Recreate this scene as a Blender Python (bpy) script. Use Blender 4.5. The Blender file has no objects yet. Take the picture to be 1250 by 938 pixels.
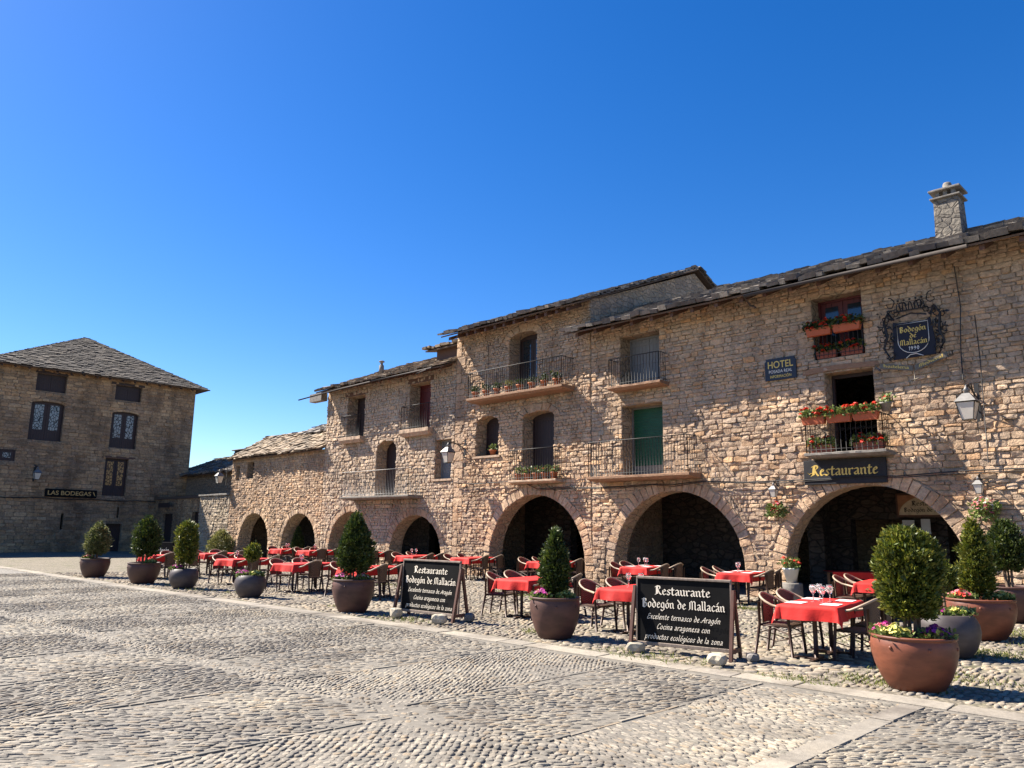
import bpy, bmesh, math, random
import numpy as np
from mathutils import Vector, Matrix, noise as mnoise
R_ = math.radians
rnd = random.Random(7)
S = bpy.context.scene
COL = S.collection

# ------------------------------------------------------------------ camera, sky, sun, exposure
cd = bpy.data.cameras.new('camera'); cam = bpy.data.objects.new('camera', cd); COL.objects.link(cam)
S.camera = cam
cd.sensor_width = 36; cd.lens = 940 / 1250 * 36; cd.clip_end = 2000; cd.clip_start = 0.1
_p, _r, _y = R_(10.72), R_(0.75), R_(45)
Fv = Vector((-math.sin(_y) * math.cos(_p), math.cos(_y) * math.cos(_p), math.sin(_p)))
Rv = Vector((math.cos(_y), math.sin(_y), 0)); Uv = Rv.cross(Fv)
R2 = Rv * math.cos(_r) + Uv * math.sin(_r); U2 = Uv * math.cos(_r) - Rv * math.sin(_r)
M = Matrix((R2, U2, -Fv)).transposed().to_4x4(); M.translation = Vector((0, 0, 1.75)); cam.matrix_world = M

LIGHT = Vector((0.88, 0.37, -1.0)).normalized()          # direction the sunlight travels
w = bpy.data.worlds.new('World'); S.world = w; w.use_nodes = True
nt = w.node_tree; bg = nt.nodes['Background']
sky = nt.nodes.new('ShaderNodeTexSky'); sky.sky_type = 'NISHITA'; sky.sun_disc = False
sky.sun_elevation = math.asin(-LIGHT.z); sky.sun_rotation = math.atan2(-LIGHT.x, -LIGHT.y)
sky.altitude = 600; sky.air_density = 1.0; sky.dust_density = 0.45; sky.ozone_density = 4.0
hs = nt.nodes.new('ShaderNodeHueSaturation'); hs.inputs['Saturation'].default_value = 1.35; hs.inputs['Hue'].default_value = 0.51
nt.links.new(sky.outputs[0], hs.inputs['Color']); nt.links.new(hs.outputs[0], bg.inputs[0])
bg.inputs[1].default_value = 0.063
sl = bpy.data.lights.new('sun', 'SUN'); sun = bpy.data.objects.new('sun', sl); COL.objects.link(sun)
sl.energy = 5.0; sl.angle = R_(0.5); sl.color = (1.0, 0.93, 0.82)
sun.rotation_euler = LIGHT.to_track_quat('-Z', 'Y').to_euler(); sun.location = (-20, -10, 40)
S.view_settings.view_transform = 'Standard'; S.view_settings.look = 'None'
S.view_settings.exposure = 1.58; S.view_settings.gamma = 1
S.render.engine = 'CYCLES'
S.cycles.max_bounces = 5; S.cycles.diffuse_bounces = 1; S.cycles.transmission_bounces = 5

# ------------------------------------------------------------------ mesh builder
class MB:
    def __init__(s): s.v = []; s.f = []; s.m = []; s.sm = []
    def add(s, vs, fs, mi=0, smooth=False):
        o = len(s.v); s.v += [tuple(p) for p in vs]
        for f in fs: s.f.append([i + o for i in f]); s.m.append(mi); s.sm.append(smooth)
    def box(s, a, b, mi=0, T=None):
        (x0, y0, z0), (x1, y1, z1) = a, b
        vs = [Vector(p) for p in ((x0,y0,z0),(x1,y0,z0),(x1,y1,z0),(x0,y1,z0),(x0,y0,z1),(x1,y0,z1),(x1,y1,z1),(x0,y1,z1))]
        if T: vs = [T @ p for p in vs]
        s.add(vs, [(0,3,2,1),(4,5,6,7),(0,1,5,4),(1,2,6,5),(2,3,7,6),(3,0,4,7)], mi)
        return s
    def bbox(s, a, b, c=0.01, mi=0):                      # box with chamfered vertical/top edges
        bm = bmesh.new(); bmesh.ops.create_cube(bm, size=1)
        for v in bm.verts:
            v.co = Vector([a[i] + (v.co[i] + .5) * (b[i] - a[i]) for i in range(3)])
        bmesh.ops.bevel(bm, geom=bm.edges[:], offset=c, segments=1, affect='EDGES')
        bm.verts.index_update(); s.add([v.co[:] for v in bm.verts], [[v.index for v in f.verts] for f in bm.faces], mi); bm.free()
        return s
    def tube(s, pts, r, n=6, mi=0, closed=False, smooth=True):
        pts = [Vector(p) for p in pts]; N = len(pts); rs = r if isinstance(r, (list, tuple)) else [r] * N
        vs = []; fs = []
        for i, p in enumerate(pts):
            if closed: t = pts[(i + 1) % N] - pts[i - 1]
            else: t = pts[min(i + 1, N - 1)] - pts[max(i - 1, 0)]
            t.normalize()
            a = Vector((0, 0, 1)) if abs(t.z) < .9 else Vector((1, 0, 0))
            u = t.cross(a).normalized(); q = t.cross(u)
            for k in range(n):
                an = 2 * math.pi * k / n; vs.append(p + (u * math.cos(an) + q * math.sin(an)) * rs[i])
        for i in range(N if closed else N - 1):
            j = (i + 1) % N
            for k in range(n): fs.append((i*n+k, i*n+(k+1)%n, j*n+(k+1)%n, j*n+k))
        if not closed: fs.append(list(range(n))); fs.append([(N-1)*n + k for k in range(n)][::-1])
        s.add(vs, fs, mi, smooth); return s
    def lathe(s, prof, n=24, mi=0, c=(0, 0, 0), smooth=True, jit=0.0, cap=True):
        vs = []; fs = []
        for r, z in prof:
            for k in range(n):
                an = 2 * math.pi * k / n; rr = r * (1 + jit * math.sin(an * 2 + z * 3))
                vs.append((c[0] + rr * math.cos(an), c[1] + rr * math.sin(an), c[2] + z))
        for i in range(len(prof) - 1):
            for k in range(n): fs.append((i*n+k, i*n+(k+1)%n, (i+1)*n+(k+1)%n, (i+1)*n+k))
        if cap: fs.append(list(range(n))[::-1]); fs.append([(len(prof)-1)*n + k for k in range(n)])
        s.add(vs, fs, mi, smooth); return s
    def build(s, name, mats, parent=None, off=None):
        me = bpy.data.meshes.new(name); me.from_pydata(s.v, [], s.f)
        me.polygons.foreach_set('material_index', s.m); me.polygons.foreach_set('use_smooth', s.sm); me.update()
        for m in (mats if isinstance(mats, (list, tuple)) else [mats]): me.materials.append(m)
        o = bpy.data.objects.new(name, me); COL.objects.link(o)
        if parent: o.parent = parent
        if off: o.location = [-c for c in off]
        return o

def tag(o, label=None, cat=None, group=None, kind=None):
    if label: o['label'] = label
    if cat: o['category'] = cat
    if group: o['group'] = group
    if kind: o['kind'] = kind
    return o
def thing(name, label, cat, loc=(0, 0, 0), rotz=0, group=None):
    o = bpy.data.objects.new(name, None); COL.objects.link(o); o.empty_display_size = .2
    o.location = loc; o.rotation_euler = (0, 0, rotz); return tag(o, label, cat, group)
CH = {}
def dup(root, loc, rotz, label=None, group=None):
    r = root.copy(); COL.objects.link(r); r.location = loc; r.rotation_euler = (0, 0, rotz)
    if label: r['label'] = label
    if group: r['group'] = group
    for ch in kids(root):
        c = ch.copy(); COL.objects.link(c); c.parent = r
        for g in kids(ch):
            d = g.copy(); COL.objects.link(d); d.parent = c
    return r
def kids(o):
    if o.name not in CH: CH[o.name] = list(o.children)
    return CH[o.name]

def fast_mesh(name, V, F, n, mats, smooth=True, matidx=None):   # V (N,3) F (M,n)
    me = bpy.data.meshes.new(name)
    me.vertices.add(len(V)); me.vertices.foreach_set('co', V.astype(np.float32).ravel())
    F = F.astype(np.int32); me.loops.add(F.size); me.loops.foreach_set('vertex_index', F.ravel())
    me.polygons.add(len(F)); me.polygons.foreach_set('loop_start', np.arange(0, F.size, n, dtype=np.int32))
    me.polygons.foreach_set('loop_total', np.full(len(F), n, np.int32))
    if matidx is not None: me.polygons.foreach_set('material_index', matidx.astype(np.int32))
    me.polygons.foreach_set('use_smooth', np.full(len(F), smooth, bool))
    for m in mats: me.materials.append(m)
    me.update(calc_edges=True)
    o = bpy.data.objects.new(name, me); COL.objects.link(o); return o

# ------------------------------------------------------------------ materials
def nodes(name):
    m = bpy.data.materials.new(name); m.use_nodes = True; t = m.node_tree
    return m, t, t.nodes['Principled BSDF']
def nn(t, typ, **kw):
    n = t.nodes.new(typ)
    for k, v in kw.items():
        if k in n.inputs.keys(): n.inputs[k].default_value = v
        else: setattr(n, k, v)
    return n
def ramp(t, stops, interp='LINEAR'):
    r = t.nodes.new('ShaderNodeValToRGB'); e = r.color_ramp.elements; r.color_ramp.interpolation = interp
    while len(e) < len(stops): e.new(0.5)
    for i, (p, c) in enumerate(stops): e[i].position = p; e[i].color = (*c, 1)
    return r
def coords(t, sc=(1, 1, 1)):
    g = t.nodes.new('ShaderNodeNewGeometry'); mp = t.nodes.new('ShaderNodeMapping'); mp.inputs['Scale'].default_value = sc
    t.links.new(g.outputs['Position'], mp.inputs[0]); return mp.outputs[0]
def mixc(t, fac, a, b, mode='MIX'):
    m = t.nodes.new('ShaderNodeMix'); m.data_type = 'RGBA'; m.blend_type = mode
    for key, v in ((0, fac), (6, a), (7, b)):
        if hasattr(v, 'links'): t.links.new(v, m.inputs[key])
        elif isinstance(v, (int, float)): m.inputs[key].default_value = v
        else: m.inputs[key].default_value = (*v, 1)
    return m.outputs[2]
def bump(t, P, h, strength, dist, prev=None):
    b = t.nodes.new('ShaderNodeBump'); b.inputs['Strength'].default_value = strength; b.inputs['Distance'].default_value = dist
    t.links.new(h, b.inputs['Height'])
    if prev: t.links.new(prev, b.inputs['Normal'])
    t.links.new(b.outputs[0], P.inputs['Normal']); return b.outputs[0]

def stone_mat(name, cols, bsc=14, bd=0.03, rough=0.92, mott=0.5, big=0.35, calm=0.0):
    mean = [sum(c[i] for c in cols) / len(cols) for i in range(3)]; cols = [tuple(c[i] * (1 - calm) + mean[i] * calm for i in range(3)) for c in cols]
    m, t, P = nodes(name); g = t.nodes.new('ShaderNodeNewGeometry')
    n = len(cols); rp = ramp(t, [(i / n, c) for i, c in enumerate(cols)], 'CONSTANT')
    t.links.new(g.outputs['Random Per Island'], rp.inputs[0])
    co = coords(t)
    n1 = nn(t, 'ShaderNodeTexNoise', Scale=bsc, Detail=6.0, Roughness=.65); t.links.new(co, n1.inputs[0])
    r1 = ramp(t, [(.25, (1 - mott,) * 3), (.75, (1 + mott * .55,) * 3)]); t.links.new(n1.outputs[0], r1.inputs[0])
    c1 = mixc(t, 1.0, rp.outputs[0], r1.outputs[0], 'MULTIPLY')
    n2 = nn(t, 'ShaderNodeTexNoise', Scale=.55, Detail=3.0); t.links.new(co, n2.inputs[0])
    r2 = ramp(t, [(.3, (1 - big, 1 - big, 1 - big * .9)), (.7, (1.12, 1.1, 1.05))]); t.links.new(n2.outputs[0], r2.inputs[0])
    n5 = nn(t, 'ShaderNodeTexNoise', Scale=1.0, Detail=4.0, Roughness=.6); t.links.new(coords(t, (1.1, 1.1, .28)), n5.inputs[0])
    r5 = ramp(t, [(.36, (.70, .68, .66)), (.5, (1.0, 1.0, 1.0)), (.72, (1.06, 1.04, 1.0))]); t.links.new(n5.outputs[0], r5.inputs[0])
    t.links.new(mixc(t, 1.0, mixc(t, 1.0, c1, r2.outputs[0], 'MULTIPLY'), r5.outputs[0], 'MULTIPLY'), P.inputs['Base Color'])
    P.inputs['Roughness'].default_value = rough
    n3 = nn(t, 'ShaderNodeTexNoise', Scale=bsc * 2.6, Detail=4.0); t.links.new(co, n3.inputs[0])
    b = bump(t, P, n1.outputs[0], 1.0, bd); bump(t, P, n3.outputs[0], .8, bd * .3, b)
    return m
def rubble_mat(name, cols, mortar, sc=(3.2, 3.2, 6.5), bd=.03, gap=.06):
    m, t, P = nodes(name); co = coords(t, sc)
    ns = nn(t, 'ShaderNodeTexNoise', Scale=1.5, Detail=3.0); t.links.new(co, ns.inputs[0])
    co2 = mixc(t, .12, co, ns.outputs[1])
    v = nn(t, 'ShaderNodeTexVoronoi', Scale=1.0); t.links.new(co2, v.inputs[0])
    ve = nn(t, 'ShaderNodeTexVoronoi', Scale=1.0, feature='DISTANCE_TO_EDGE'); t.links.new(co2, ve.inputs[0])
    sp = t.nodes.new('ShaderNodeSeparateColor'); t.links.new(v.outputs['Color'], sp.inputs[0])
    rp = ramp(t, [(i / len(cols), c) for i, c in enumerate(cols)], 'CONSTANT'); t.links.new(sp.outputs[0], rp.inputs[0])
    e = ramp(t, [(gap * .4, (0,) * 3), (gap * 1.8, (1,) * 3)]); t.links.new(ve.outputs[0], e.inputs[0])
    n2 = nn(t, 'ShaderNodeTexNoise', Scale=12.0, Detail=5.0); t.links.new(coords(t), n2.inputs[0])
    r2 = ramp(t, [(.25, (.6,) * 3), (.75, (1.2,) * 3)]); t.links.new(n2.outputs[0], r2.inputs[0])
    c = mixc(t, e.outputs[0], mortar, rp.outputs[0]); t.links.new(mixc(t, 1.0, c, r2.outputs[0], 'MULTIPLY'), P.inputs['Base Color'])
    P.inputs['Roughness'].default_value = .95
    ma = t.nodes.new('ShaderNodeMath'); ma.operation = 'ADD'
    t.links.new(e.outputs[0], ma.inputs[0]); t.links.new(n2.outputs[0], ma.inputs[1]); bump(t, P, ma.outputs[0], 1.0, bd)
    return m
def _D(*c): return tuple(x * .68 for x in (c[0] if len(c) == 1 else c))
def plain(name, col, rough=.7, metal=0.0, var=.25, sc=6.0, bd=.0, stretch=(1, 1, 1), spec=.4):
    m, t, P = nodes(name); P.inputs['Roughness'].default_value = rough; P.inputs['Metallic'].default_value = metal
    P.inputs['Specular IOR Level'].default_value = spec
    co = coords(t, stretch); n1 = nn(t, 'ShaderNodeTexNoise', Scale=sc, Detail=5.0, Roughness=.6); t.links.new(co, n1.inputs[0])
    r1 = ramp(t, [(.28, tuple(c * (1 - var) for c in col)), (.72, tuple(min(1, c * (1 + var)) for c in col))])
    t.links.new(n1.outputs[0], r1.inputs[0]); t.links.new(r1.outputs[0], P.inputs['Base Color'])
    if bd: bump(t, P, n1.outputs[0], .8, bd)
    return m
def leaf_mat(name, cols, trans=.25):
    m, t, P = nodes(name); g = t.nodes.new('ShaderNodeNewGeometry')
    rp = ramp(t, [(i / max(1, len(cols) - 1), c) for i, c in enumerate(cols)]); t.links.new(g.outputs['Random Per Island'], rp.inputs[0])
    n1 = nn(t, 'ShaderNodeTexNoise', Scale=5.0, Detail=3.0); t.links.new(coords(t), n1.inputs[0])
    r1 = ramp(t, [(.3, (.6, .6, .55)), (.7, (1.3, 1.25, 1.0))]); t.links.new(n1.outputs[0], r1.inputs[0])
    c = mixc(t, 1.0, rp.outputs[0], r1.outputs[0], 'MULTIPLY')
    t.links.new(c, P.inputs['Base Color']); P.inputs['Roughness'].default_value = .55
    tr = t.nodes.new('ShaderNodeBsdfTranslucent'); t.links.new(c, tr.inputs[0])
    mx = t.nodes.new('ShaderNodeMixShader'); mx.inputs[0].default_value = trans
    t.links.new(P.outputs[0], mx.inputs[1]); t.links.new(tr.outputs[0], mx.inputs[2])
    t.links.new(mx.outputs[0], t.nodes['Material Output'].inputs[0]); return m

WALLC = [(0.596,0.397,0.244),(0.522,0.356,0.226),(0.633,0.438,0.275),(0.465,0.325,0.221),(0.578,0.361,0.204),(0.549,0.388,0.262),(0.652,0.469,0.307),(0.503,0.333,0.212),(0.428,0.320,0.235),(0.586,0.410,0.267),(0.531,0.370,0.240),(0.615,0.361,0.191)]
M_ = {}
M_['wall'] = stone_mat('wall_stone', WALLC, 11, .04, big=.22, calm=.35)
HOTC = [(0.531,0.374,0.244),(0.586,0.410,0.262),(0.465,0.338,0.235),(0.540,0.397,0.275),(0.578,0.370,0.212),(0.419,0.315,0.226),(0.605,0.433,0.295),(0.503,0.343,0.226),(0.549,0.392,0.267),(0.484,0.356,0.249),(0.624,0.361,0.176)]
MIDC = [(0.522,0.397,0.280),(0.559,0.388,0.253),(0.465,0.356,0.262),(0.596,0.442,0.307),(0.428,0.333,0.253),(0.540,0.370,0.235),(0.503,0.388,0.289),(0.578,0.410,0.271)]
M_['wall_mid'] = stone_mat('mid_house_stone', MIDC, 13, .04, big=.25, calm=.3)
M_['wall_hotel'] = stone_mat('hotel_stone', HOTC, 11, .04, big=.28, calm=.35)
M_['ashlar'] = stone_mat('arch_stone', WALLC, 10, .035, mott=.5, big=.25, calm=.45)
M_['rubble'] = rubble_mat('rubble_masonry', [(0.428,0.302,0.199),(0.372,0.271,0.180),(0.465,0.333,0.226),(0.335,0.244,0.171),(0.446,0.307,0.191)], (0.372,0.271,0.180))
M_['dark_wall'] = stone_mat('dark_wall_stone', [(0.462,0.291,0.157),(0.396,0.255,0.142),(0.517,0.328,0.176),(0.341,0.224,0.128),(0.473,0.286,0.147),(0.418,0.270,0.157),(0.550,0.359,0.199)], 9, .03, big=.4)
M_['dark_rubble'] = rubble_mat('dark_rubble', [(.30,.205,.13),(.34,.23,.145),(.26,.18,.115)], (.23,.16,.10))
M_['grey_wall'] = stone_mat('grey_rubble_stone', [(0.541,0.429,0.302),(0.476,0.374,0.266),(0.574,0.468,0.331),(0.426,0.335,0.245),(0.525,0.406,0.274)], 12, .03)
M_['interior'] = rubble_mat('arcade_stone_shaded', [(.085,.062,.048),(.07,.052,.042),(.10,.075,.056),(.06,.048,.04)], (.035,.028,.022))  # stone darkened: the arcade's deep shade is put into its colour
M_['slate'] = stone_mat('roof_slate', [(.17,.145,.122),(.22,.19,.158),(.125,.108,.095),(.27,.235,.195),(.19,.16,.13),(.145,.127,.112),(.31,.27,.222)], 10, .015, mott=.45)
M_['slate_brown'] = stone_mat('brown_slate', [(0.072,0.058,0.046),(0.094,0.076,0.060),(0.058,0.048,0.040),(0.112,0.090,0.072),(0.083,0.065,0.050)], 10, .02, mott=.5)
M_['slate_warm'] = stone_mat('roof_slate_warm', [(0.269,0.208,0.143),(0.347,0.265,0.179),(0.202,0.161,0.115),(0.381,0.291,0.198),(0.302,0.229,0.152)], 10, .015, mott=.45)
M_['wood'] = plain('weathered_wood', (.115,.06,.04), .8, sc=5, bd=.004, stretch=(3, 3, 14), var=.4)
M_['wood_light'] = plain('balcony_timber', (.25,.14,.08), .8, sc=5, bd=.006, stretch=(2, 8, 8), var=.4)
M_['wood_dark'] = plain('dark_shutter', (.035,.02,.018), .6, sc=4, bd=.002, stretch=(20, 20, 1))
M_['plank'] = plain('eave_planks', (.10,.065,.045), .85, sc=4, bd=.004, stretch=(6, 1, 1))
M_['grey_shutter'] = plain('grey_shutter', (.20,.20,.20), .7, var=.15, sc=4, stretch=(12, 12, 1))
M_['green'] = plain('green_blind', (.012,.075,.032), .55, var=.2)
M_['iron'] = plain('wrought_iron', (.03,.028,.027), .6, .3)
M_['iron_grey'] = plain('grey_ironwork', (.20,.19,.18), .55, .4, var=.2)
M_['gutter'] = plain('zinc_gutter', (.05,.04,.035), .85, .0)
M_['red_wood'] = plain('oxblood_frame', (.10,.015,.015), .5)
M_['slab'] = plain('sandstone_slab', (.40,.28,.19), .9, sc=7, bd=.02, var=.3)
M_['cap'] = plain('grey_stone_cap', (0.180,0.162,0.140), .9, sc=7, bd=.02, var=.3)
M_['glass_dark'] = plain('window_glass', (.02,.025,.03), .08, 0, var=.1, spec=.8)
M_['black'] = plain('dark_room', (.012,.011,.010), .9)

# ------------------------------------------------------------------ ground
m, t, P = nodes('plaza_cobbles'); co = coords(t, (9, 9, 9))
v = nn(t, 'ShaderNodeTexVoronoi', Scale=1.0); t.links.new(co, v.inputs[0])
ve = nn(t, 'ShaderNodeTexVoronoi', Scale=1.0, feature='DISTANCE_TO_EDGE'); t.links.new(co, ve.inputs[0])
n0 = nn(t, 'ShaderNodeTexNoise', Scale=.5, Detail=6.0); t.links.new(coords(t), n0.inputs[0])
r0 = ramp(t, [(.3, (0.185,0.168,0.144)), (.55, (0.235,0.214,0.185)), (.75, (0.269,0.239,0.197))]); t.links.new(n0.outputs[0], r0.inputs[0])
n1 = nn(t, 'ShaderNodeTexNoise', Scale=40.0, Detail=4.0); t.links.new(coords(t), n1.inputs[0])
r1 = ramp(t, [(.3, (.75,) * 3), (.7, (1.15,) * 3)]); t.links.new(n1.outputs[0], r1.inputs[0])
re_ = ramp(t, [(.02, (.45,) * 3), (.14, (1.0,) * 3)]); t.links.new(ve.outputs[0], re_.inputs[0])
t.links.new(mixc(t, 1.0, mixc(t, 1.0, r0.outputs[0], r1.outputs[0], 'MULTIPLY'), re_.outputs[0], 'MULTIPLY'), P.inputs['Base Color']); P.inputs['Roughness'].default_value = .95
bump(t, P, ve.outputs[0], 1.0, .03); M_['plaza'] = m
M_['bed'] = plain('cobble_bedding_shaded', _D(0.227,0.202,0.166), .95, sc=9, bd=.01, var=.28)  # darkened: shade in the gaps between cobbles is part of this colour
m, t, P = nodes('terrace_bedding'); n0 = nn(t, 'ShaderNodeTexNoise', Scale=1.1, Detail=6.0, Roughness=.7); t.links.new(coords(t), n0.inputs[0])
r0 = ramp(t, [(.30, (0.244,0.208,0.155)), (.52, (0.210,0.178,0.130)), (.62, (0.160,0.147,0.084)), (.74, (0.092,0.105,0.038))]); t.links.new(n0.outputs[0], r0.inputs[0])
n1 = nn(t, 'ShaderNodeTexNoise', Scale=30.0, Detail=5.0); t.links.new(coords(t), n1.inputs[0])
r1 = ramp(t, [(.3, (.65,) * 3), (.7, (1.25,) * 3)]); t.links.new(n1.outputs[0], r1.inputs[0])
ve = nn(t, 'ShaderNodeTexVoronoi', Scale=1.0, feature='DISTANCE_TO_EDGE'); t.links.new(coords(t, (7, 9, 8)), ve.inputs[0]); re_ = ramp(t, [(.02, (.5,) * 3), (.16, (1.0,) * 3)]); t.links.new(ve.outputs[0], re_.inputs[0])
t.links.new(mixc(t, 1.0, mixc(t, 1.0, r0.outputs[0], r1.outputs[0], 'MULTIPLY'), re_.outputs[0], 'MULTIPLY'), P.inputs['Base Color']); P.inputs['Roughness'].default_value = 1
b_ = bump(t, P, ve.outputs[0], 1.0, .03); bump(t, P, n1.outputs[0], .8, .015, b_); M_['terrace'] = m
M_['cobble'] = stone_mat('cobblestone', [(0.260,0.228,0.183),(0.216,0.192,0.156),(0.303,0.267,0.211),(0.234,0.203,0.160),(0.181,0.164,0.134),(0.329,0.286,0.222),(0.285,0.245,0.188),(0.277,0.218,0.149)], 30, .006, mott=.4, big=.3, rough=.8)
M_['cobble_warm'] = stone_mat('terrace_stone', [(0.286,0.239,0.181),(0.235,0.200,0.155),(0.336,0.281,0.214),(0.210,0.179,0.143),(0.311,0.244,0.168),(0.269,0.231,0.185)], 30, .006, mott=.3, big=.2)
M_['kerb'] = stone_mat('flagstone', [(0.269,0.237,0.195),(0.244,0.214,0.176),(0.294,0.259,0.210),(0.227,0.202,0.168)], 14, .010, mott=.25, big=.15)

def sheet(name, pts, z, mat, label=None):
    b = MB(); b.add([(x, y, z) for x, y in pts], [tuple(range(len(pts)))]); o = b.build(name, mat); return tag(o, kind='structure')
sheet('ground', [(-500,-400),(500,-400),(500,600),(-500,600)], 0, M_['plaza'])
KP = [(-56, 7.7), (-40, 8.0), (-24, 8.35), (-12, 8.95), (0, 9.25), (8, 9.4)]      # centre line of the flagstone kerb
B2 = [(-40, 3.2), (-18, 4.1), (-9, 4.75), (0, 5.1), (8, 5.2)]                      # pale band across the plaza
def ly(path, x):
    for (a, b), (c, d) in zip(path, path[1:]):
        if x <= c: return b + (d - b) * (x - a) / (c - a)
    return path[-1][1]
sheet('plaza_paving', [(-34, -2), (8, -2)] + [(x, y) for x, y in KP[::-1] if x > -34], .004, M_['bed'])
sheet('terrace_paving', [(x, y) for x, y in KP] + [(8, 20.3), (-56, 20.3)], .008, M_['terrace'])

def ring_stones(C, ang, L, Wd, H, n, lvl):
    """many low rounded stones -> V,F(quads/tris all as quads)"""
    N = len(C); k = np.arange(n) * 2 * np.pi / n
    rg = np.random.default_rng(3)
    sup = 2.6
    cx = np.sign(np.cos(k)) * np.abs(np.cos(k)) ** (2 / sup); cy = np.sign(np.sin(k)) * np.abs(np.sin(k)) ** (2 / sup)
    jit = 1 + rg.uniform(-.14, .14, (N, n))
    ca, sa = np.cos(ang)[:, None], np.sin(ang)[:, None]
    rings = []
    for (s, zf) in lvl:
        lx = cx * L[:, None] / 2 * jit * s; lyy = cy * Wd[:, None] / 2 * jit * s
        tilt = rg.uniform(-.15, .15, N)[:, None] * (lyy if s < .99 else 0 * lyy)
        X = C[:, 0:1] + lx * ca - lyy * sa; Y = C[:, 1:2] + lx * sa + lyy * ca
        Z = C[:, 2:3] + H[:, None] * zf + tilt
        rings.append(np.stack([X, Y, np.broadcast_to(Z, X.shape)], -1))
    m = len(lvl); V = np.concatenate(rings, 1)                     # N, m*n, 3
    F = []
    for r in range(m - 1):
        for i in range(n):
            j = (i + 1) % n; F.append((r*n+i, r*n+j, (r+1)*n+j, (r+1)*n+i))
    top = (m - 1) * n
    for i in range(0, n // 2 - 1): F.append((top + i, top + i + 1, top + n - 2 - i, top + n - 1 - i))
    F = np.array(F); FF = (F[None] + (np.arange(N) * m * n)[:, None, None]).reshape(-1, 4)
    return V.reshape(-1, 3), FF

def in_view(x, y, mar=9):
    a = math.degrees(math.atan2(-(x * .7071 - y * .7071) * 1.0, 1)) if 0 else None
    f = -x * .7071 + y * .7071; r = x * .7071 + y * .7071
    return f > 3.2 and abs(math.degrees(math.atan2(r, f))) < 34 + mar
def pave(cells, mat, name, z, hh, maxd):
    g = np.random.default_rng(11); C = []; A = []; LL = []; WW = []; HH = []
    for (x0, x1, yl, yh, ang, L, p, fill) in cells:
        cxm, cym = (x0 + x1) / 2, 6
        a = R_(ang); ca, sa = math.cos(a), math.sin(a)
        rad = math.hypot(x1 - x0, 5.5) / 2 + .3; ccx = (x0 + x1) / 2; ccy = (yl((x0+x1)/2) + yh((x0+x1)/2)) / 2
        rad = math.hypot(x1 - x0, yh(ccx) - yl(ccx)) / 2 + .3
        vv = -rad
        while vv < rad:
            uu = -rad + g.uniform(0, L)
            while uu < rad:
                l = L * g.uniform(.6, 1.35)
                dv = .018 * math.sin(uu * 3.1 + vv) + g.normal(0, .004)
                X = ccx + (uu + l/2) * ca - (vv + dv) * sa; Y = ccy + (uu + l/2) * sa + (vv + dv) * ca
                uu += l
                if x0 + .05 < X < x1 - .05 and yl(X) + .04 < Y < yh(X) - .04 and in_view(X, Y) and math.hypot(X, Y) < maxd and g.random() < fill:
                    C.append((X, Y, z - .006 + .006 * math.sin(X * 1.7) * math.sin(Y * 2.3))); A.append(a + g.normal(0, .09)); LL.append(l * .93); WW.append(p * g.uniform(.70, 1.0)); HH.append(hh * g.uniform(.55, 1.7))
            vv += p
    C = np.array(C); d = np.hypot(C[:, 0], C[:, 1]); A, LL, WW, HH = map(np.array, (A, LL, WW, HH))
    near = d < 12
    Va, Fa = ring_stones(C[near], A[near], LL[near], WW[near], HH[near], 10, [(1, 0), (.94, .6), (.72, .93), (.35, 1.03)]) if near.any() else (np.zeros((0, 3)), np.zeros((0, 4), int))
    Vb, Fb = ring_stones(C[~near], A[~near], LL[~near], WW[~near], HH[~near], 6, [(1, 0), (.8, .9), (.4, 1.02)])
    V = np.concatenate([Va, Vb]); F = np.concatenate([Fa, Fb + len(Va)])
    o = fast_mesh(name, V, F, 4, [mat]); tag(o, kind='structure'); print(name, len(C), 'stones', len(F)); return o
up = lambda x: ly(KP, x) - .27
b2h = lambda x: ly(B2, x) + .13
b2l = lambda x: ly(B2, x) - .13
bot = lambda x: -1.5
XU = [6, 3.2, 1.2, -.8, -3.0, -4.65, -6.5, -8.4, -10.3, -12.2, -14.2, -16.2, -18.2, -20.2, -22.2, -24.2, -26.2, -28.2, -30.2, -32.2]
AU = [45, 130, 45, 45, 168, 45, 125, 45, 100, 45, 120, 45, 95, 45, 120, 45, 95, 45, 120]
XL = [2, -.5, -2.4, -4.4, -6.2, -8.3, -10.2, -12.2, -14.2, -16.2, -18.2, -20.2, -22.2, -24.2]
AL = [125, 45, 45, 130, 45, 97, 45, 120, 45, 95, 45, 120, 45]
cells = []
for i in range(len(AU)):
    round_ = AU[i] in (125, 130)
    cells.append((XU[i+1], XU[i], b2h, up, AU[i], .085 if round_ else .125, .053 if round_ else .036, .99))
for i in range(len(AL)):
    round_ = AL[i] in (125, 130)
    cells.append((XL[i+1], XL[i], bot, b2l, AL[i], .095 if round_ else .14, .068 if round_ else .038, .99))
for x in np.arange(-34, 6, 2.0): cells.append((x - .05, x + 2.05, lambda q: ly(B2, q) - .17, lambda q: ly(B2, q) + .17, 12, .075, .055, .96))
pave(cells, M_['cobble'], 'cobbled_paving', .004, .013, 33)
dn = lambda x: ly(KP, x) + .28
yy = [lambda x: 12.0, lambda x: 14.8, lambda x: 17.6, lambda x: 20.25]
cells = []; prev = dn
for j, yt in enumerate(yy):
    for i in range(15):
        x1 = 3 - i * 2.4
        cells.append((x1 - 2.4, x1, prev, yt, [45, 120, 95, 20][(i + j * 2) % 4], .16, .085, .80))
    prev = yt
pave(cells, M_['cobble_warm'], 'terrace_cobbles', .008, .02, 33)

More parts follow.
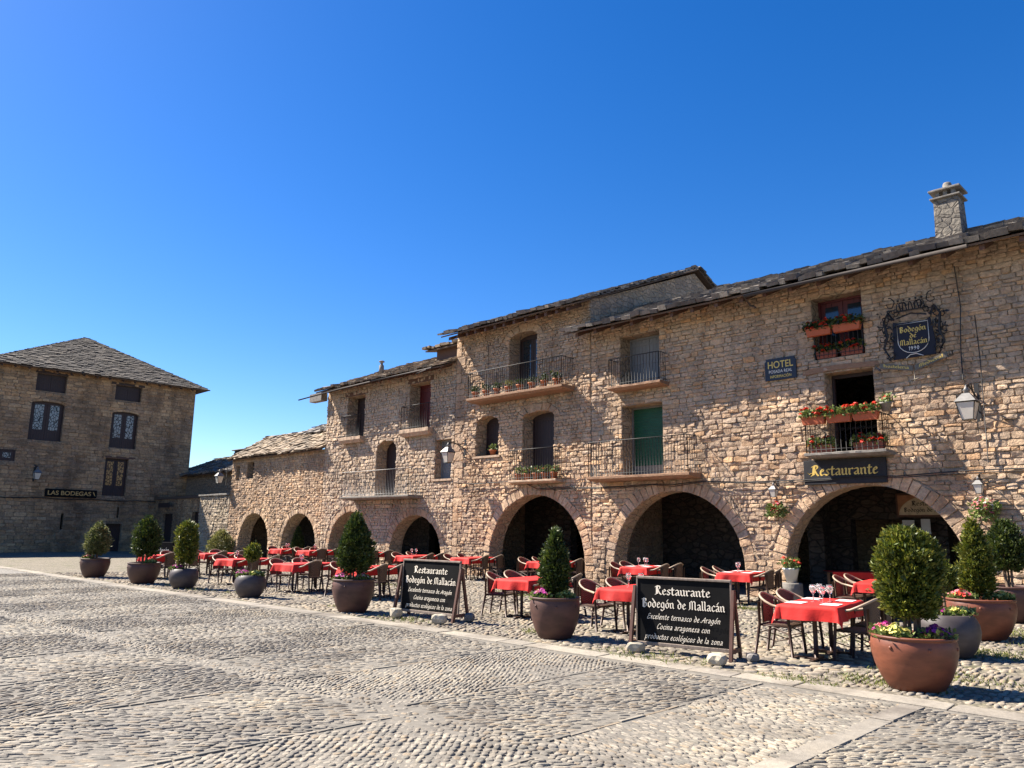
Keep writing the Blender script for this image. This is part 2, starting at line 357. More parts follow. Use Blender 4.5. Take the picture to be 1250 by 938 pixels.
def _noop(): pass
def strip_slabs(name, path_fn, x0, x1, half, lmin, lmax, z, h, mat, along='x', yr=None):
    b = MB(); r = random.Random(5); q = x0
    while q < x1:
        l = r.uniform(lmin, lmax); e = min(q + l, x1); g = .008
        if along == 'x':
            y0, y1 = path_fn(q), path_fn(e); c = [(q+g, y0-half*r.uniform(.9,1.06)), (e-g, y1-half*r.uniform(.9,1.06)), (e-g+r.uniform(-.05,.05), y1+half*r.uniform(.9,1.08)), (q+g, y0+half*r.uniform(.9,1.08))]
        else:
            xx = path_fn; c = [(xx-half*r.uniform(.85,1.1), q+g), (xx+half*r.uniform(.85,1.1), q+g), (xx+half*r.uniform(.85,1.1), e-g), (xx-half*r.uniform(.85,1.1), e-g)]
        cx = sum(p[0] for p in c)/4; cy = sum(p[1] for p in c)/4; hh = h + r.uniform(-.006, .006)
        s = .97
        b.add([(x, y, z-.02) for x, y in c] + [(x, y, z+hh*.7) for x, y in c] + [(cx+(x-cx)*s, cy+(y-cy)*s, z+hh+r.uniform(-.003,.003)) for x, y in c],
              [(0,1,5,4),(1,2,6,5),(2,3,7,6),(3,0,4,7),(4,5,9,8),(5,6,10,9),(6,7,11,10),(7,4,8,11),(8,9,10,11)])
        q = e
    return tag(b.build(name, mat), kind='structure')
strip_slabs('flagstone_kerb', lambda x: ly(KP, x), -56, 8, .18, .5, 1.5, .004, .017, M_['kerb'])
for i, x in enumerate([-3.0]): strip_slabs('flagstone_strip', x, ly(B2, x)+.2, ly(KP, x)-.25, .11, .5, 1.1, .004, .016, M_['kerb'], 'y')
for x in XU[1:15]:
    if x != -3.0: strip_slabs('paving_divider', x, ly(B2, x)+.2, ly(KP, x)-.25, .02, .12, .4, .002, .011, M_['cobble'], 'y')
for x in XL[1:12]: strip_slabs('paving_divider', x, -1, ly(B2, x)-.2, .02, .12, .4, .002, .011, M_['cobble'], 'y')


# ------------------------------------------------------------------ masonry walls
class Frame:                                                  # wall frame: u along, z up, d outward
    def __init__(s, O, U, N): s.O, s.U, s.N = Vector(O), Vector(U), Vector(N)
    def __call__(s, u, z, d=0): return s.O + s.U * u + Vector((0, 0, 1)) * z + s.N * d
YF = 20.35
FR = Frame((0, YF, 0), (1, 0, 0), (0, -1, 0))
LB = Frame((-55.1, 0, 0), (0, 1, 0), (1, 0, 0))
class Op:
    """opening: rect u0..u1, z0..z1, rise = arched top height; ring = dressed stones round it"""
    def __init__(s, u0, u1, z0, z1, rise=0, ring=0, jamb=False, lintel=None, pt=0):
        s.u0, s.u1, s.z0, s.z1, s.rise, s.ring, s.jamb, s.lintel, s.pt = u0, u1, z0, z1, rise, ring, jamb, lintel, pt
        s.c = (u0 + u1) / 2; s.r = (u1 - u0) / 2
    def hw(s, z, e=0.0):
        j = e if s.jamb else .0
        zs = s.z1 - s.rise
        if z < s.z0 - .02: return None
        if z <= zs: return s.r + j
        tt = (z - zs) / (s.rise + e) if s.rise + e > 1e-6 else 2
        if tt >= 1: return None
        if not s.rise: return s.r + e * .8
        return (s.r + e) * (1 - tt ** 2) ** .5 if s.r + e > .0 else None
    def outline(s, n=24):
        zs = s.z1 - s.rise; p = [(s.u0, s.z0), (s.u1, s.z0)]
        if s.rise:
            for i in range(n + 1):
                a = math.pi * i / n; p.append((s.c + s.r * math.cos(a), zs + s.rise * math.sin(a)))
        else: p += [(s.u1, s.z1), (s.u0, s.z1)]
        return p
def fill2d(outer, holes, thick):
    cu = bpy.data.curves.new('tmp', 'CURVE'); cu.dimensions = '2D'; cu.fill_mode = 'BOTH'; cu.extrude = thick / 2
    for pts in [outer] + holes:
        sp = cu.splines.new('POLY'); sp.points.add(len(pts) - 1); sp.use_cyclic_u = True
        for i, (x, y) in enumerate(pts): sp.points[i].co = (x, y, 0, 1)
    o = bpy.data.objects.new('tmp', cu); COL.objects.link(o)
    dg = bpy.context.evaluated_depsgraph_get(); me = bpy.data.meshes.new_from_object(o.evaluated_get(dg))
    vs = [v.co[:] for v in me.vertices]; fs = [list(p.vertices) for p in me.polygons]
    bpy.data.objects.remove(o); bpy.data.curves.remove(cu); bpy.data.meshes.remove(me); return vs, fs
def stone(b, F, q, dep, r, mi=0, cut=.22, rough=1.0):
    """q: four (u,z) corners ccw from bottom left"""
    cu = sum(p[0] for p in q) / 4; cz = sum(p[1] for p in q) / 4
    out = []
    for i in range(4):
        p, a, c = q[i], q[i-1], q[(i+1) % 4]
        k1 = r.uniform(.06, cut); k2 = r.uniform(.06, cut)
        out.append((p[0]+(a[0]-p[0])*k1, p[1]+(a[1]-p[1])*k1)); out.append((p[0]+(c[0]-p[0])*k2, p[1]+(c[1]-p[1])*k2))
    tu, tz = r.gauss(0, .10) * rough, r.gauss(0, .13) * rough
    vs = [F(u, z, -.004) for u, z in out]
    s = r.uniform(.86, .95)
    for u, z in out:
        uu, zz = cu+(u-cu)*s, cz+(z-cz)*s
        vs.append(F(uu, zz, max(.002, dep*r.uniform(.75, 1.05) + (uu-cu)*tu + (zz-cz)*tz)))
    vs.append(F(cu + (q[1][0]-q[0][0])*r.uniform(-.15, .15), cz, dep * r.uniform(.95, 1.0 + .35 * rough)))
    fs = [(i, (i+1) % 8, 8+(i+1) % 8, 8+i) for i in range(8)] + [(8+i, 8+(i+1) % 8, 16) for i in range(8)]
    b.add(vs, fs, mi)
def masonry(b, F, u0, u1, z0, z1, ops, seed, rowh=(.075, .16), wid=(.11, .34), dep=(.012, .055), mi=0, gap=.004, quoin=()):
    r = random.Random(seed); z = z0
    while z < z1 - .03:
        h = min(r.uniform(*rowh), z1 - z)
        if z1 - (z + h) < .05: h = z1 - z
        zl, zh = z, z + h
        cuts = []
        for o in ops:
            e = o.ring
            top = o.z1 + e; 
            if zh <= o.z0 + .01 or zl >= top - .01: continue
            a = o.hw(max(zl, o.z0), e); c = o.hw(zh, e)
            if a is None and c is None: continue
            if a is None: a = c
            if c is None: c = 0 if (o.rise) else a
            if o.z0 > zl + .02 : pass
            cuts.append((o.c - a, o.c - c, o.c + a, o.c + c))
        cuts.sort(); st = (u0, u0); segs = []
        for (lb, lt, rb, rt) in cuts: segs.append((st, (lb, lt))); st = (rb, rt)
        segs.append((st, (u1, u1)))
        for (a0, a1), (e0, e1) in segs:
            if e0 - a0 < .04 and e1 - a1 < .04: continue
            lo = (a0 + a1) / 2; hi = (e0 + e1) / 2; xs = [lo]
            big = r.random() < .15
            while True:
                wd = r.uniform(*wid) * (1.4 if big else 1) * (h / .14) ** .4; x = xs[-1] + wd
                if hi - x < .09: xs.append(hi); break
                xs.append(x)
            n = len(xs) - 1
            for k in range(n):
                L = (a0, a1) if k == 0 else (xs[k],) * 2; Rr = (e0, e1) if k == n - 1 else (xs[k+1],) * 2
                L = (max(L[0], a0), max(L[1], a1)); Rr = (min(Rr[0], e0), min(Rr[1], e1))
                if Rr[0] - L[0] < .02 and Rr[1] - L[1] < .02: continue
                g = gap * r.uniform(.5, 1.5); jz = lambda: r.uniform(-.01, .01)
                if r.random() < .13 and h > .13 and Rr[0] - L[0] < .4:         # two thin stones instead of one
                    zm = (zl + zh) / 2 + r.uniform(-.02, .02)
                    stone(b, F, [(L[0]+g, zl+g), (Rr[0]-g, zl+g), (Rr[0]-g, zm-g), (L[0]+g, zm-g)], r.uniform(*dep), r, mi)
                    stone(b, F, [(L[1]+g, zm+g), (Rr[1]-g, zm+g), (Rr[1]-g, zh-g), (L[1]+g, zh-g)], r.uniform(*dep), r, mi)
                else:
                    stone(b, F, [(L[0]+g, zl+g+jz()), (Rr[0]-g, zl+g+jz()), (max(Rr[1]-g, L[1]+.012), zh-g+jz()), (L[1]+g, zh-g+jz())], r.uniform(*dep), r, mi)
        z += h
def voussoirs(b, F, o, seed, n=None, mi=1, d=(.014, .045)):
    r = random.Random(seed); zs = o.z1 - o.rise; e = o.ring
    if o.rise:
        n = n or int(math.pi * (o.r + o.rise) / 2 / .2)
        an = [math.pi * (1 - i / n) for i in range(n + 1)]
        for a, c in zip(an, an[1:]):
            g = .006; a -= g / o.r; c += g / o.r; e2 = e * r.uniform(.85, 1.1)
            pa = lambda k, x: (o.c + (o.r + x) * math.cos(k), zs + (o.rise + x) * math.sin(k))
            stone(b, F, [pa(c, .004), pa(c, e2), pa(a, e2), pa(a, .004)][::-1], r.uniform(*d), r, mi, cut=.14, rough=.6)
    else:
        n = int((o.u1 - o.u0 + .2) / .12)
        for i in range(n):
            a = o.u0 - .1 + (o.u1 - o.u0 + .2) * i / n; c = o.u0 - .1 + (o.u1 - o.u0 + .2) * (i+1) / n
            k = lambda u: (u - o.c) * .25
            stone(b, F, [(a+.008, o.z1+.004), (c-.008, o.z1+.004), (c-.008+k(c)*.4, o.z1+e), (a+.008+k(a)*.4, o.z1+e)], r.uniform(*d), r, mi, cut=.1, rough=.3)
    if o.jamb:
        for side in (-1, 1):
            z = max(o.z0, 0); z = z
            while z < zs - .03:
                h = min(r.uniform(.18, .34), zs - z); e2 = e * r.uniform(.8, 1.25)
                a, c = (o.u1 + .004, o.u1 + e2) if side > 0 else (o.u0 - e2, o.u0 - .004)
                stone(b, F, [(a, z+.008), (c, z+.008), (c, z+h-.008), (a, z+h-.008)], r.uniform(*d), r, mi, cut=.09, rough=.25); z += h
def wall(root, F, u0, u1, ztop, ops, seed, mats, thick=.65, **kw):
    b = MB(); outer = [(u0, -.4), (u1, -.4), (u1, ztop), (u0, ztop)]
    vs, fs = fill2d(outer, [o.outline() for o in ops], thick)
    b.add([F(x, y, -thick/2 + zz) for x, y, zz in vs], fs, 2)
    masonry(b, F, u0 + .01, u1 - .01, 0, ztop, ops, seed, **kw)
    for i, o in enumerate(ops):
        if o.ring: voussoirs(b, F, o, seed * 31 + i)
    return b.build('wall', mats, root, off=root.location)

# ------------------------------------------------------------------ building parts
def slate_roof(root, P, nu, nv, mat, seed, lenu, lenv, name='roof', exp_=.24, th=.04, edge=.06):
    """P(u,v) -> Vector on roof plane, u metres along the eave, v metres up slope"""
    b = MB(); r = random.Random(seed)
    n = (P(1, 0) - P(0, 0)).cross(P(0, 1) - P(0, 0)).normalized()
    if n.z < 0: n = -n
    c = [P(0, 0), P(lenu, 0), P(lenu, lenv), P(0, lenv)]
    b.add([p - n * .05 for p in c] + [p + n * .0 for p in c], [(0,1,2,3),(4,5,6,7),(0,1,5,4),(1,2,6,5),(2,3,7,6),(3,0,4,7)], 1)
    v = -edge; row = 0
    while v < lenv:
        u = -edge - r.uniform(0, .2)
        while u < lenu + edge:
            wd = r.uniform(.18, .42); L = exp_ * r.uniform(1.5, 1.9); v0 = v + r.uniform(-.05, .05)
            lift = r.uniform(.0, .03); tilt = r.uniform(.015, .09)
            a, c2 = max(u + .006, -edge - .04), min(u + wd - .006, lenu + edge + .04)
            t0 = th * r.uniform(.7, 1.8) * (1.7 if row == 0 else 1)
            if c2 - a > .05 and v0 + L * .5 < lenv + .15:
                q = [(a, v0 + r.uniform(-.03, .03)), (c2, v0 + r.uniform(-.03, .03)), (c2, min(v0 + L, lenv + .05)), (a, min(v0 + L, lenv + .05))]
                base = [P(*p) + n * (lift + (tilt + r.uniform(-.02, .02) if i < 2 else .004)) for i, p in enumerate(q)]
                topv = [p + n * t0 for p in base]
                b.add(base + topv, [(0,3,2,1),(4,5,6,7),(0,1,5,4),(1,2,6,5),(2,3,7,6),(3,0,4,7)], 0)
            u += wd
        v += exp_; row += 1
    return b.build(name, [mat, M_['plank']], root, off=root.location)
def railing(F, u0, u1, d, z0, z1, mat, parent, root, name='railing', sp=.11, r=.008, side=True, scroll=False):
    b = MB(); off = root.location
    path = [(u0, .0), (u0, d), (u1, d), (u1, .0)] if side else [(u0, d), (u1, d)]
    for z, rr in ((z1, r * 1.9), (z0 + .08, r * 1.2)):
        b.tube([F(u, z, dd) for u, dd in path], rr, 6)
    for (a, b0), (c, d0) in zip(path, path[1:]):
        L = math.hypot(c - a, d0 - b0); n = max(1, int(L / sp))
        for i in range(n + 1):
            u = a + (c - a) * i / n; dd = b0 + (d0 - b0) * i / n
            b.tube([F(u, z0, dd), F(u, z1, dd)], r * (1.7 if i in (0, n) else 1), 5)
            if scroll and i < n:
                cu = a + (c-a)*(i+.5)/n; cdd = b0+(d0-b0)*(i+.5)/n; pts = []
                for k in range(12):
                    an = k * .62; rr2 = .045 * (1 - k / 14); pts.append(F(cu + rr2 * math.cos(an) * (c-a)/max(L,.01), z0 + (z1-z0) * .62 + rr2 * math.sin(an), cdd))
                b.tube(pts, r * .8, 4)
    o = b.build(name, mat, parent); o.location = (0, 0, 0) if parent.location.length > 1e-6 and parent is not root else [-c for c in off]
    return o
def balcony(root, F, u0, u1, zf, d, zr, mslab, mrail, th=.11, label=None, sp=.11, scroll=False, side=True, wave=.0):
    b = MB(); n = 14; r = random.Random(int(abs(u0) * 100)); prof = []
    for i in range(n + 1):
        u = u0 - .06 + (u1 - u0 + .12) * i / n; k = 1 if 0 < i < n else .0
        prof.append((u, d + .05 + r.uniform(-.012, .012) * k))
    vs = []; 
    for (zz, inset) in ((zf - th, .10), (zf - th * .5, .0), (zf - .012, .0), (zf, .02)):
        for u, dd in prof: vs.append(F(u + (inset if u < (u0+u1)/2 else -inset) * (1 if abs(u-(u0+u1)/2) > (u1-u0)/2 else 0), zz + r.uniform(-.006, .006), dd - inset))
    m = n + 1; fs = []
    for k in range(3):
        for i in range(n): fs.append((k*m+i, k*m+i+1, (k+1)*m+i+1, (k+1)*m+i))
    b.add(vs, fs)
    # back row closing top, bottom and sides
    for k in (0, 3):
        z = zf - th if k == 0 else zf
        o = [F(u, z, -.02) for u, _ in prof]; b.add(vs[k*m:(k+1)*m] + o, [(i, i+1, m+i+1, m+i) for i in range(n)])
    for i in (0, n):
        b.add([vs[i], vs[m+i], vs[2*m+i], vs[3*m+i], F(prof[i][0], zf, -.02), F(prof[i][0], zf-th, -.02)], [(0, 1, 2, 3, 4, 5)])
    sl_ = b.build('balcony', mslab, root, off=root.location)
    if label: sl_['label'] = label
    rl = railing(F, u0, u1, d, zf, zr, mrail, sl_, root, sp=sp, scroll=scroll, side=side); rl.location = (0, 0, 0)
    return sl_
def panel_door(root, F, o, mat, name='door', rec=.56, leaves=2, label=None, z0=None, louvre=False, glass=False, frame=None):
    """leaves closing an opening, set back in it; planks and rails modelled"""
    b = MB(); z0 = o.z0 if z0 is None else z0; u0, u1, z1 = o.u0 + .003, o.u1 - .003, o.z1
    off = root.location; T = lambda u, z, d: F(u, z, d) 
    def bx(ua, ub, za, zb, da, db, mi=0, bb=b):
        vs = [T(ua,za,da),T(ub,za,da),T(ub,za,db),T(ua,za,db),T(ua,zb,da),T(ub,zb,da),T(ub,zb,db),T(ua,zb,db)]
        bb.add(vs, [(0,3,2,1),(4,5,6,7),(0,1,5,4),(1,2,6,5),(2,3,7,6),(3,0,4,7)], mi)
    fw = .06
    fr = MB(); bx(u0, u0+fw, z0, z1, -rec-.06, -rec+.02, 0, fr); bx(u1-fw, u1, z0, z1, -rec-.06, -rec+.02, 0, fr); bx(u0+fw, u1-fw, z1-fw-(.12 if o.rise else 0), z1, -rec-.06, -rec+.02, 0, fr)
    fo = fr.build(name, frame or mat, root, off=off)
    if label: fo['label'] = label
    W_ = (u1 - u0 - 2 * fw) / leaves
    for k in range(leaves):
        lb = MB(); a = u0 + fw + k * W_ + .004; c = a + W_ - .008; zt = z1 - fw - .004
        if louvre:
            z = z0 + .02
            while z < zt: bx(a, c, z, min(z+.045, zt), -rec-.04, -rec-.01 - (.012 if int(z / .05) % 2 else 0), 0, lb); z += .05
        else:
            npl = max(2, int(W_ / .13))
            for i in range(npl):
                pa = a + (c-a) * i / npl; pb = a + (c-a) * (i+1) / npl
                bx(pa + .003, pb - .003, z0 + .01, zt, -rec-.05, -rec-.015, 0, lb)
            if glass: pass
            else:
                for zz in (z0 + .15, (z0+zt)/2, zt - .2): bx(a, c, zz, zz+.09, -rec-.014, -rec+.004, 0, lb)
        lo = lb.build('shutter' if not glass else 'leaf', mat, fo)
        if glass:
            gb = MB(); zb = z0 + (z1-z0) * .28
            bx(a + W_*.2, c - W_*.2, zb, zt - .12, -rec-.014, -rec-.006, 0, gb); gb.build('pane', glass, fo)
    return fo
def lintel_beam(root, F, u0, u1, z0, z1, mat, d=.03, label=None, bend=.0):
    b = MB(); n = 8; r = random.Random(3); vs = []
    for i in range(n + 1):
        u = u0 + (u1-u0) * i / n; z = bend * math.sin(math.pi * i / n) + r.uniform(-.008, .008)
        vs += [F(u, z0+z, -.3), F(u, z0+z, d), F(u, z1+z, d), F(u, z1+z, -.3)]
    fs = [(4*i+k, 4*i+(k+1)%4, 4*i+4+(k+1)%4, 4*i+4+k) for i in range(n) for k in range(4)] + [(0,1,2,3), (4*n+3,4*n+2,4*n+1,4*n)]
    b.add(vs, fs); o = b.build('lintel', mat, root, off=root.location)
    if label: o['label'] = label
    return o
def sill(root, F, u0, u1, z, mat, d=.08, th=.08):
    b = MB(); b.add([F(u0,z-th,-.2),F(u1,z-th,-.2),F(u1,z-th,d),F(u0,z-th,d),F(u0,z,-.2),F(u1,z,-.2),F(u1,z,d),F(u0,z,d)], [(0,3,2,1),(4,5,6,7),(0,1,5,4),(1,2,6,5),(2,3,7,6),(3,0,4,7)])
    return b.build('sill', mat, root, off=root.location)
def rafters(root, F, u0, u1, n, d, ze, slope, mat, w_=.11, h=.13, back=.3):
    for i in range(n):
        u = u0 + (u1 - u0) * (i + .5) / n + rnd.uniform(-.05, .05); b = MB()
        z1 = ze; z2 = ze + (d + back) * slope; e = rnd.uniform(-.06, .02)
        b.add([F(u-w_/2, z1-h, d+e), F(u+w_/2, z1-h, d+e), F(u+w_/2, z1, d+e), F(u-w_/2, z1, d+e), F(u-w_/2, z2-h, -back), F(u+w_/2, z2-h, -back), F(u+w_/2, z2, -back), F(u-w_/2, z2, -back)],
              [(0,1,2,3),(7,6,5,4),(0,4,5,1),(1,5,6,2),(2,6,7,3),(3,7,4,0)])
        b.build('rafter', mat, root, off=root.location)
def shell(root, u0, u1, yb, ztop, sides=(True, True), mat=None, floor=3.35, zback=None, y0=21.0):
    """side and back walls, floor slab above the arcade, dark room"""
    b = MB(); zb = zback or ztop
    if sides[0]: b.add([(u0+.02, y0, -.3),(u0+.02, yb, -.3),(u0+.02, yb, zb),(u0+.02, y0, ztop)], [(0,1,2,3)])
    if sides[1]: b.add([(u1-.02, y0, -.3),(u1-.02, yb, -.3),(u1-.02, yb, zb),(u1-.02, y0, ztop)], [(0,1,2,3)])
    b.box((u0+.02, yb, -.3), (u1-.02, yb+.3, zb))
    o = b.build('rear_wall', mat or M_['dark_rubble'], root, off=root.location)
    f = MB(); f.box((u0+.03, y0, floor), (u1-.03, yb, floor+.2)); 
    x = u0 + .5
    while x < u1: f.box((x, y0+.002, floor-.17), (x+.14, yb-.01, floor-.002)); x += .75
    f.build('upper_floor', M_['plank'], root, off=root.location)
    return o

# ------------------------------------------------------------------ low arcaded house (far left of the arcade)
WM = [M_['wall'], M_['ashlar'], M_['rubble']]
low = thing('stone_house', 'low two-arched stone house at the far end of the arcade under a slate lean-to roof', 'house', (-38.2, 20.35, 0))
opsL = [Op(-41.85, -38.44, -.3, 2.46, 1.65, .30, True), Op(-37.06, -33.72, -.3, 2.42, 1.62, .30, True), Op(-42.72, -42.25, 4.3, 5.15), Op(-41.40, -40.60, 4.38, 5.3)]
wall(low, FR, -43.2, -33.3, 5.55, opsL, 11, WM, thick=.72)
panel_door(low, FR, opsL[2], M_['wood_dark'], 'window', rec=.3, leaves=1); panel_door(low, FR, opsL[3], M_['wood_dark'], 'window', rec=.35, leaves=1)
shell(low, -43.2, -33.3, 27, 5.5, zback=5.5, floor=2.9, y0=21.08)
def plane_fn(x0, y0, z0, sl):
    k = math.sqrt(1 + sl * sl); return lambda u, v: Vector((x0 + u, y0 + v / k, z0 + v * sl / k))
slate_roof(low, plane_fn(-43.35, 20.05, 5.5, .62), 0, 0, M_['slate_warm'], 5, 10.0, 2.9)
slate_roof(low, lambda u, v: Vector((-43.35 + u, 25.1 - v / 1.18, 7.1 - v * .5 + 0)), 0, 0, M_['slate'], 6, 10.0, .3, name='roof')
slate_roof(low, plane_fn(-38.5, 21.9, 6.75, .55), 0, 0, M_['slate'], 8, 5.15, 1.3)
b = MB(); b.add([(-43.2, 21.05, 5.5), (-43.2, 22.5, 7.0), (-43.2, 27, 5.5), (-43.2, 27, -.3), (-43.2, 21.05, -.3)], [(0,1,2,3,4)]); b.build('gable_wall', M_['rubble'], low, off=low.location)

# ------------------------------------------------------------------ middle house
mid = thing('stone_house', 'mid-height stone house with a long curved iron balcony beside the lowest arcade', 'house', (-28.4, 20.35, 0))
opsM = [Op(-32.53, -29.05, -.3, 2.47, 1.65, .30, True), Op(-27.70, -24.27, -.3, 2.30, 1.55, .30, True),
        Op(-31.48, -30.05, 5.95, 7.92), Op(-26.64, -25.2, 5.93, 7.95), Op(-28.93, -27.47, 3.12, 5.62, .45, .0), Op(-24.79, -23.75, 3.75, 5.37)]
wall(mid, FR, -33.3, -23.55, 8.6, opsM, 12, [M_['wall_mid'], M_['ashlar'], M_['rubble']], rowh=(.09, .19), wid=(.10, .28))
shell(mid, -33.3, -23.55, 28, 8.55, floor=2.85)
panel_door(mid, FR, opsM[2], M_['wood_dark'], 'shuttered_window', leaves=2); panel_door(mid, FR, opsM[3], M_['red_wood'], 'shuttered_window', leaves=2)
panel_door(mid, FR, opsM[4], M_['wood_dark'], 'balcony_door', leaves=1)
panel_door(mid, FR, opsM[5], M_['grey_shutter'], 'louvred_window', rec=.35, leaves=2, louvre=True)
sill(mid, FR, -24.9, -23.65, 3.75, M_['slab'])
lintel_beam(mid, FR, -31.7, -29.85, 7.93, 8.12, M_['wood']); lintel_beam(mid, FR, -26.8, -25.05, 7.96, 8.18, M_['wood'])
balcony(mid, FR, -31.6, -29.95, 5.93, .28, 6.95, M_['slab'], M_['iron'], th=.28); balcony(mid, FR, -26.85, -25.0, 5.92, .28, 6.95, M_['slab'], M_['iron'], th=.3)
balcony(mid, FR, -30.55, -25.6, 3.12, .72, 4.22, M_['cap'], M_['iron_grey'], th=.13)
slate_roof(mid, plane_fn(-33.3, 19.62, 8.28, .40), 0, 0, M_['slate_warm'], 15, 9.72, 6.2)
rafters(mid, FR, -33.3, -23.6, 16, .62, 8.27, .40, M_['wood'], w_=.09, h=.10)
b = MB(); b.tube([(-34.6, 19.45, 8.02), (-31, 19.5, 8.16), (-28.5, 19.5, 8.2)], .035, 8); b.tube([(-28.4, 19.5, 8.2), (-24.2, 19.52, 8.24)], .035, 8)
b.tube([(-24.9, 19.3, 8.05), (-24.2, 19.25, 8.12)], .03, 8); b.build('gutter', M_['gutter'], mid, off=mid.location)
b = MB(); b.box((-34.5, 20.0, 7.95), (-33.4, 20.35, 8.35)); b.build('corner_box', M_['cap'], mid, off=mid.location)
# roof dormer and small chimney pot
dm = MB(); dm.box((-26.3, 21.5, 8.9), (-23.6, 23.5, 9.62)); do = dm.build('dormer', M_['wood'], mid, off=mid.location)
dr = slate_roof(mid, plane_fn(-26.7, 21.15, 9.60, .18), 0, 0, M_['slate_warm'], 17, 3.1, 2.6, name='roof'); dr.parent = do; dr.location = (0, 0, 0)
cb = MB(); cb.lathe([(.13, 9.2), (.12, 9.62), (.07, 9.64), (.07, 9.78), (.15, 9.79), (.13, 9.84), (.05, 9.87)], 10, c=(-30.8, 21.7, 0)); cb.build('chimney', M_['cap'], mid, off=mid.location)

# ------------------------------------------------------------------ tall house
tall = thing('stone_house', 'tall narrow stone house with flowerpots along its upper iron balcony', 'house', (-20, 20.35, 0))
opsT = [Op(-21.42, -16.82, -.3, 3.0, 2.28, .36, True), Op(-22.29, -21.02, 4.54, 6.1, .3, .0), Op(-19.75, -18.2, 3.5, 6.02, .22, .34), Op(-20.5, -19.05, 6.72, 9.14, .2, .34)]
wall(tall, FR, -23.55, -16.5, 9.85, opsT, 13, WM)
bq = MB(); zz = 0; rq = random.Random(4)
while zz < 9.7:
    h = rq.uniform(.24, .42); L = rq.choice((.32, .55)); stone(bq, FR, [(-23.55, zz+.01), (-23.55+L, zz+.01), (-23.55+L, zz+h-.01), (-23.55, zz+h-.01)], .052, rq, 0, cut=.08, rough=.2)
    zz += h
bq.build('quoins', M_['ashlar'], tall, off=tall.location)
b = MB(); b.add([(-16.52, 20.4, -.3), (-16.52, 30.6, -.3), (-16.52, 30.6, 10.9), (-16.52, 27.3, 12.45), (-16.52, 20.4, 9.75)], [(0,1,2,3,4)])
b.add([(-16.62, 20.9, -.3), (-16.62, 30.6, -.3), (-16.62, 30.6, 10.9), (-16.62, 27.3, 12.45), (-16.62, 20.9, 9.75)], [(4,3,2,1,0)])
b.build('gable_wall', M_['rubble'], tall, off=tall.location)
shell(tall, -23.55, -16.64, 30.5, 9.75, sides=(True, False), zback=10.8)
b = MB(); b.add([(-23.5, 20.9, 8), (-23.5, 30.5, 8), (-23.5, 30.5, 10.9), (-23.5, 27.3, 12.4), (-23.5, 20.9, 9.8)], [(0,1,2,3,4)]); b.build('gable_wall', M_['rubble'], tall, off=tall.location)
panel_door(tall, FR, opsT[1], M_['wood_dark'], 'window', leaves=1); panel_door(tall, FR, opsT[2], M_['wood_dark'], 'balcony_door', leaves=1)
panel_door(tall, FR, opsT[3], M_['wood_dark'], 'balcony_door', leaves=2, glass=M_['glass_dark'])
sill(tall, FR, -22.4, -20.9, 4.54, M_['slab'])
balcony(tall, FR, -22.05, -17.25, 6.72, .70, 7.72, M_['wood_light'], M_['iron'], th=.16)
balcony(tall, FR, -19.95, -17.75, 3.50, .45, 4.6, M_['slab'], M_['iron'], th=.12)
slate_roof(tall, plane_fn(-23.62, 19.48, 9.44, .405), 0, 0, M_['slate'], 25, 7.3, 8.3, th=.05)
slate_roof(tall, lambda u, v: Vector((-23.62 + u, 30.9 - v * .9, 10.95 + v * .42)), 0, 0, M_['slate'], 26, 7.3, 4.0)
rafters(tall, FR, -23.5, -16.6, 13, .78, 9.38, .405, M_['wood'])

for x in (-21.0, -19.3): b = MB(); b.tube([(x, 19.7, 6.72), (x, 19.7, 8.75)], .012, 5); b.build('awning_pole', M_['iron'], tall, off=tall.location)
b = MB(); b.tube([(-21.0, 19.7, 8.7), (-20.6, 20.0, 8.62), (-20.5, 20.3, 8.6)], .008, 4); b.build('awning_wire', M_['iron'], tall, off=tall.location)

# ------------------------------------------------------------------ hotel
HM = [M_['wall_hotel'], M_['ashlar'], M_['rubble']]
hot = thing('hotel_building', 'long stone hotel and restaurant building with two wide arches on the right', 'hotel', (-8, 20.35, 0))
opsH = [Op(-15.57, -11.0, -.3, 2.98, 2.24, .38, True), Op(-9.79, -5.35, -.3, 2.99, 2.2, .38, True),
        Op(-15.23, -13.68, 6.42, 8.15), Op(-15.2, -13.62, 3.5, 5.8, 0, 0), Op(-8.67, -7.33, 6.4, 8.12), Op(-8.43, -7.17, 3.8, 6.0),
        Op(-2.2, 1.8, -.3, 2.95, 2.0, .36, True), Op(.2, 1.6, 3.7, 5.9), Op(.3, 1.6, 6.4, 8.0)]
wall(hot, FR, -16.48, 6, 8.75, opsH, 14, HM, rowh=(.085, .175), wid=(.14, .44), dep=(.010, .050))
shell(hot, -16.48, 6, 29.5, 8.7, sides=(False, True))
fb = panel_door(hot, FR, opsH[2], M_['grey_shutter'], 'shuttered_window', leaves=2)
gd = panel_door(hot, FR, opsH[3], M_['green'], 'balcony_door', leaves=1, louvre=True, z0=3.85, frame=M_['cap'], label='green roller blind over balcony door')
b = MB(); b.box((-15.2, 20.9, 3.5), (-13.62, 21.0, 3.86)); b.build('threshold', M_['cap'], hot, off=hot.location)
panel_door(hot, FR, opsH[4], M_['red_wood'], 'window', leaves=2, glass=M_['glass_dark'], rec=.45)
panel_door(hot, FR, opsH[7], M_['wood_dark'], 'window', leaves=2); panel_door(hot, FR, opsH[8], M_['wood_dark'], 'window', leaves=2)
b = MB(); b.box((-8.43, 20.8, 3.8), (-8.36, 20.88, 6.0)); b.box((-7.24, 20.8, 3.8), (-7.17, 20.88, 6.0)); b.box((-8.36, 20.8, 5.9), (-7.24, 20.88, 6.0)); b.build('door_frame', M_['wood_dark'], hot, off=hot.location)
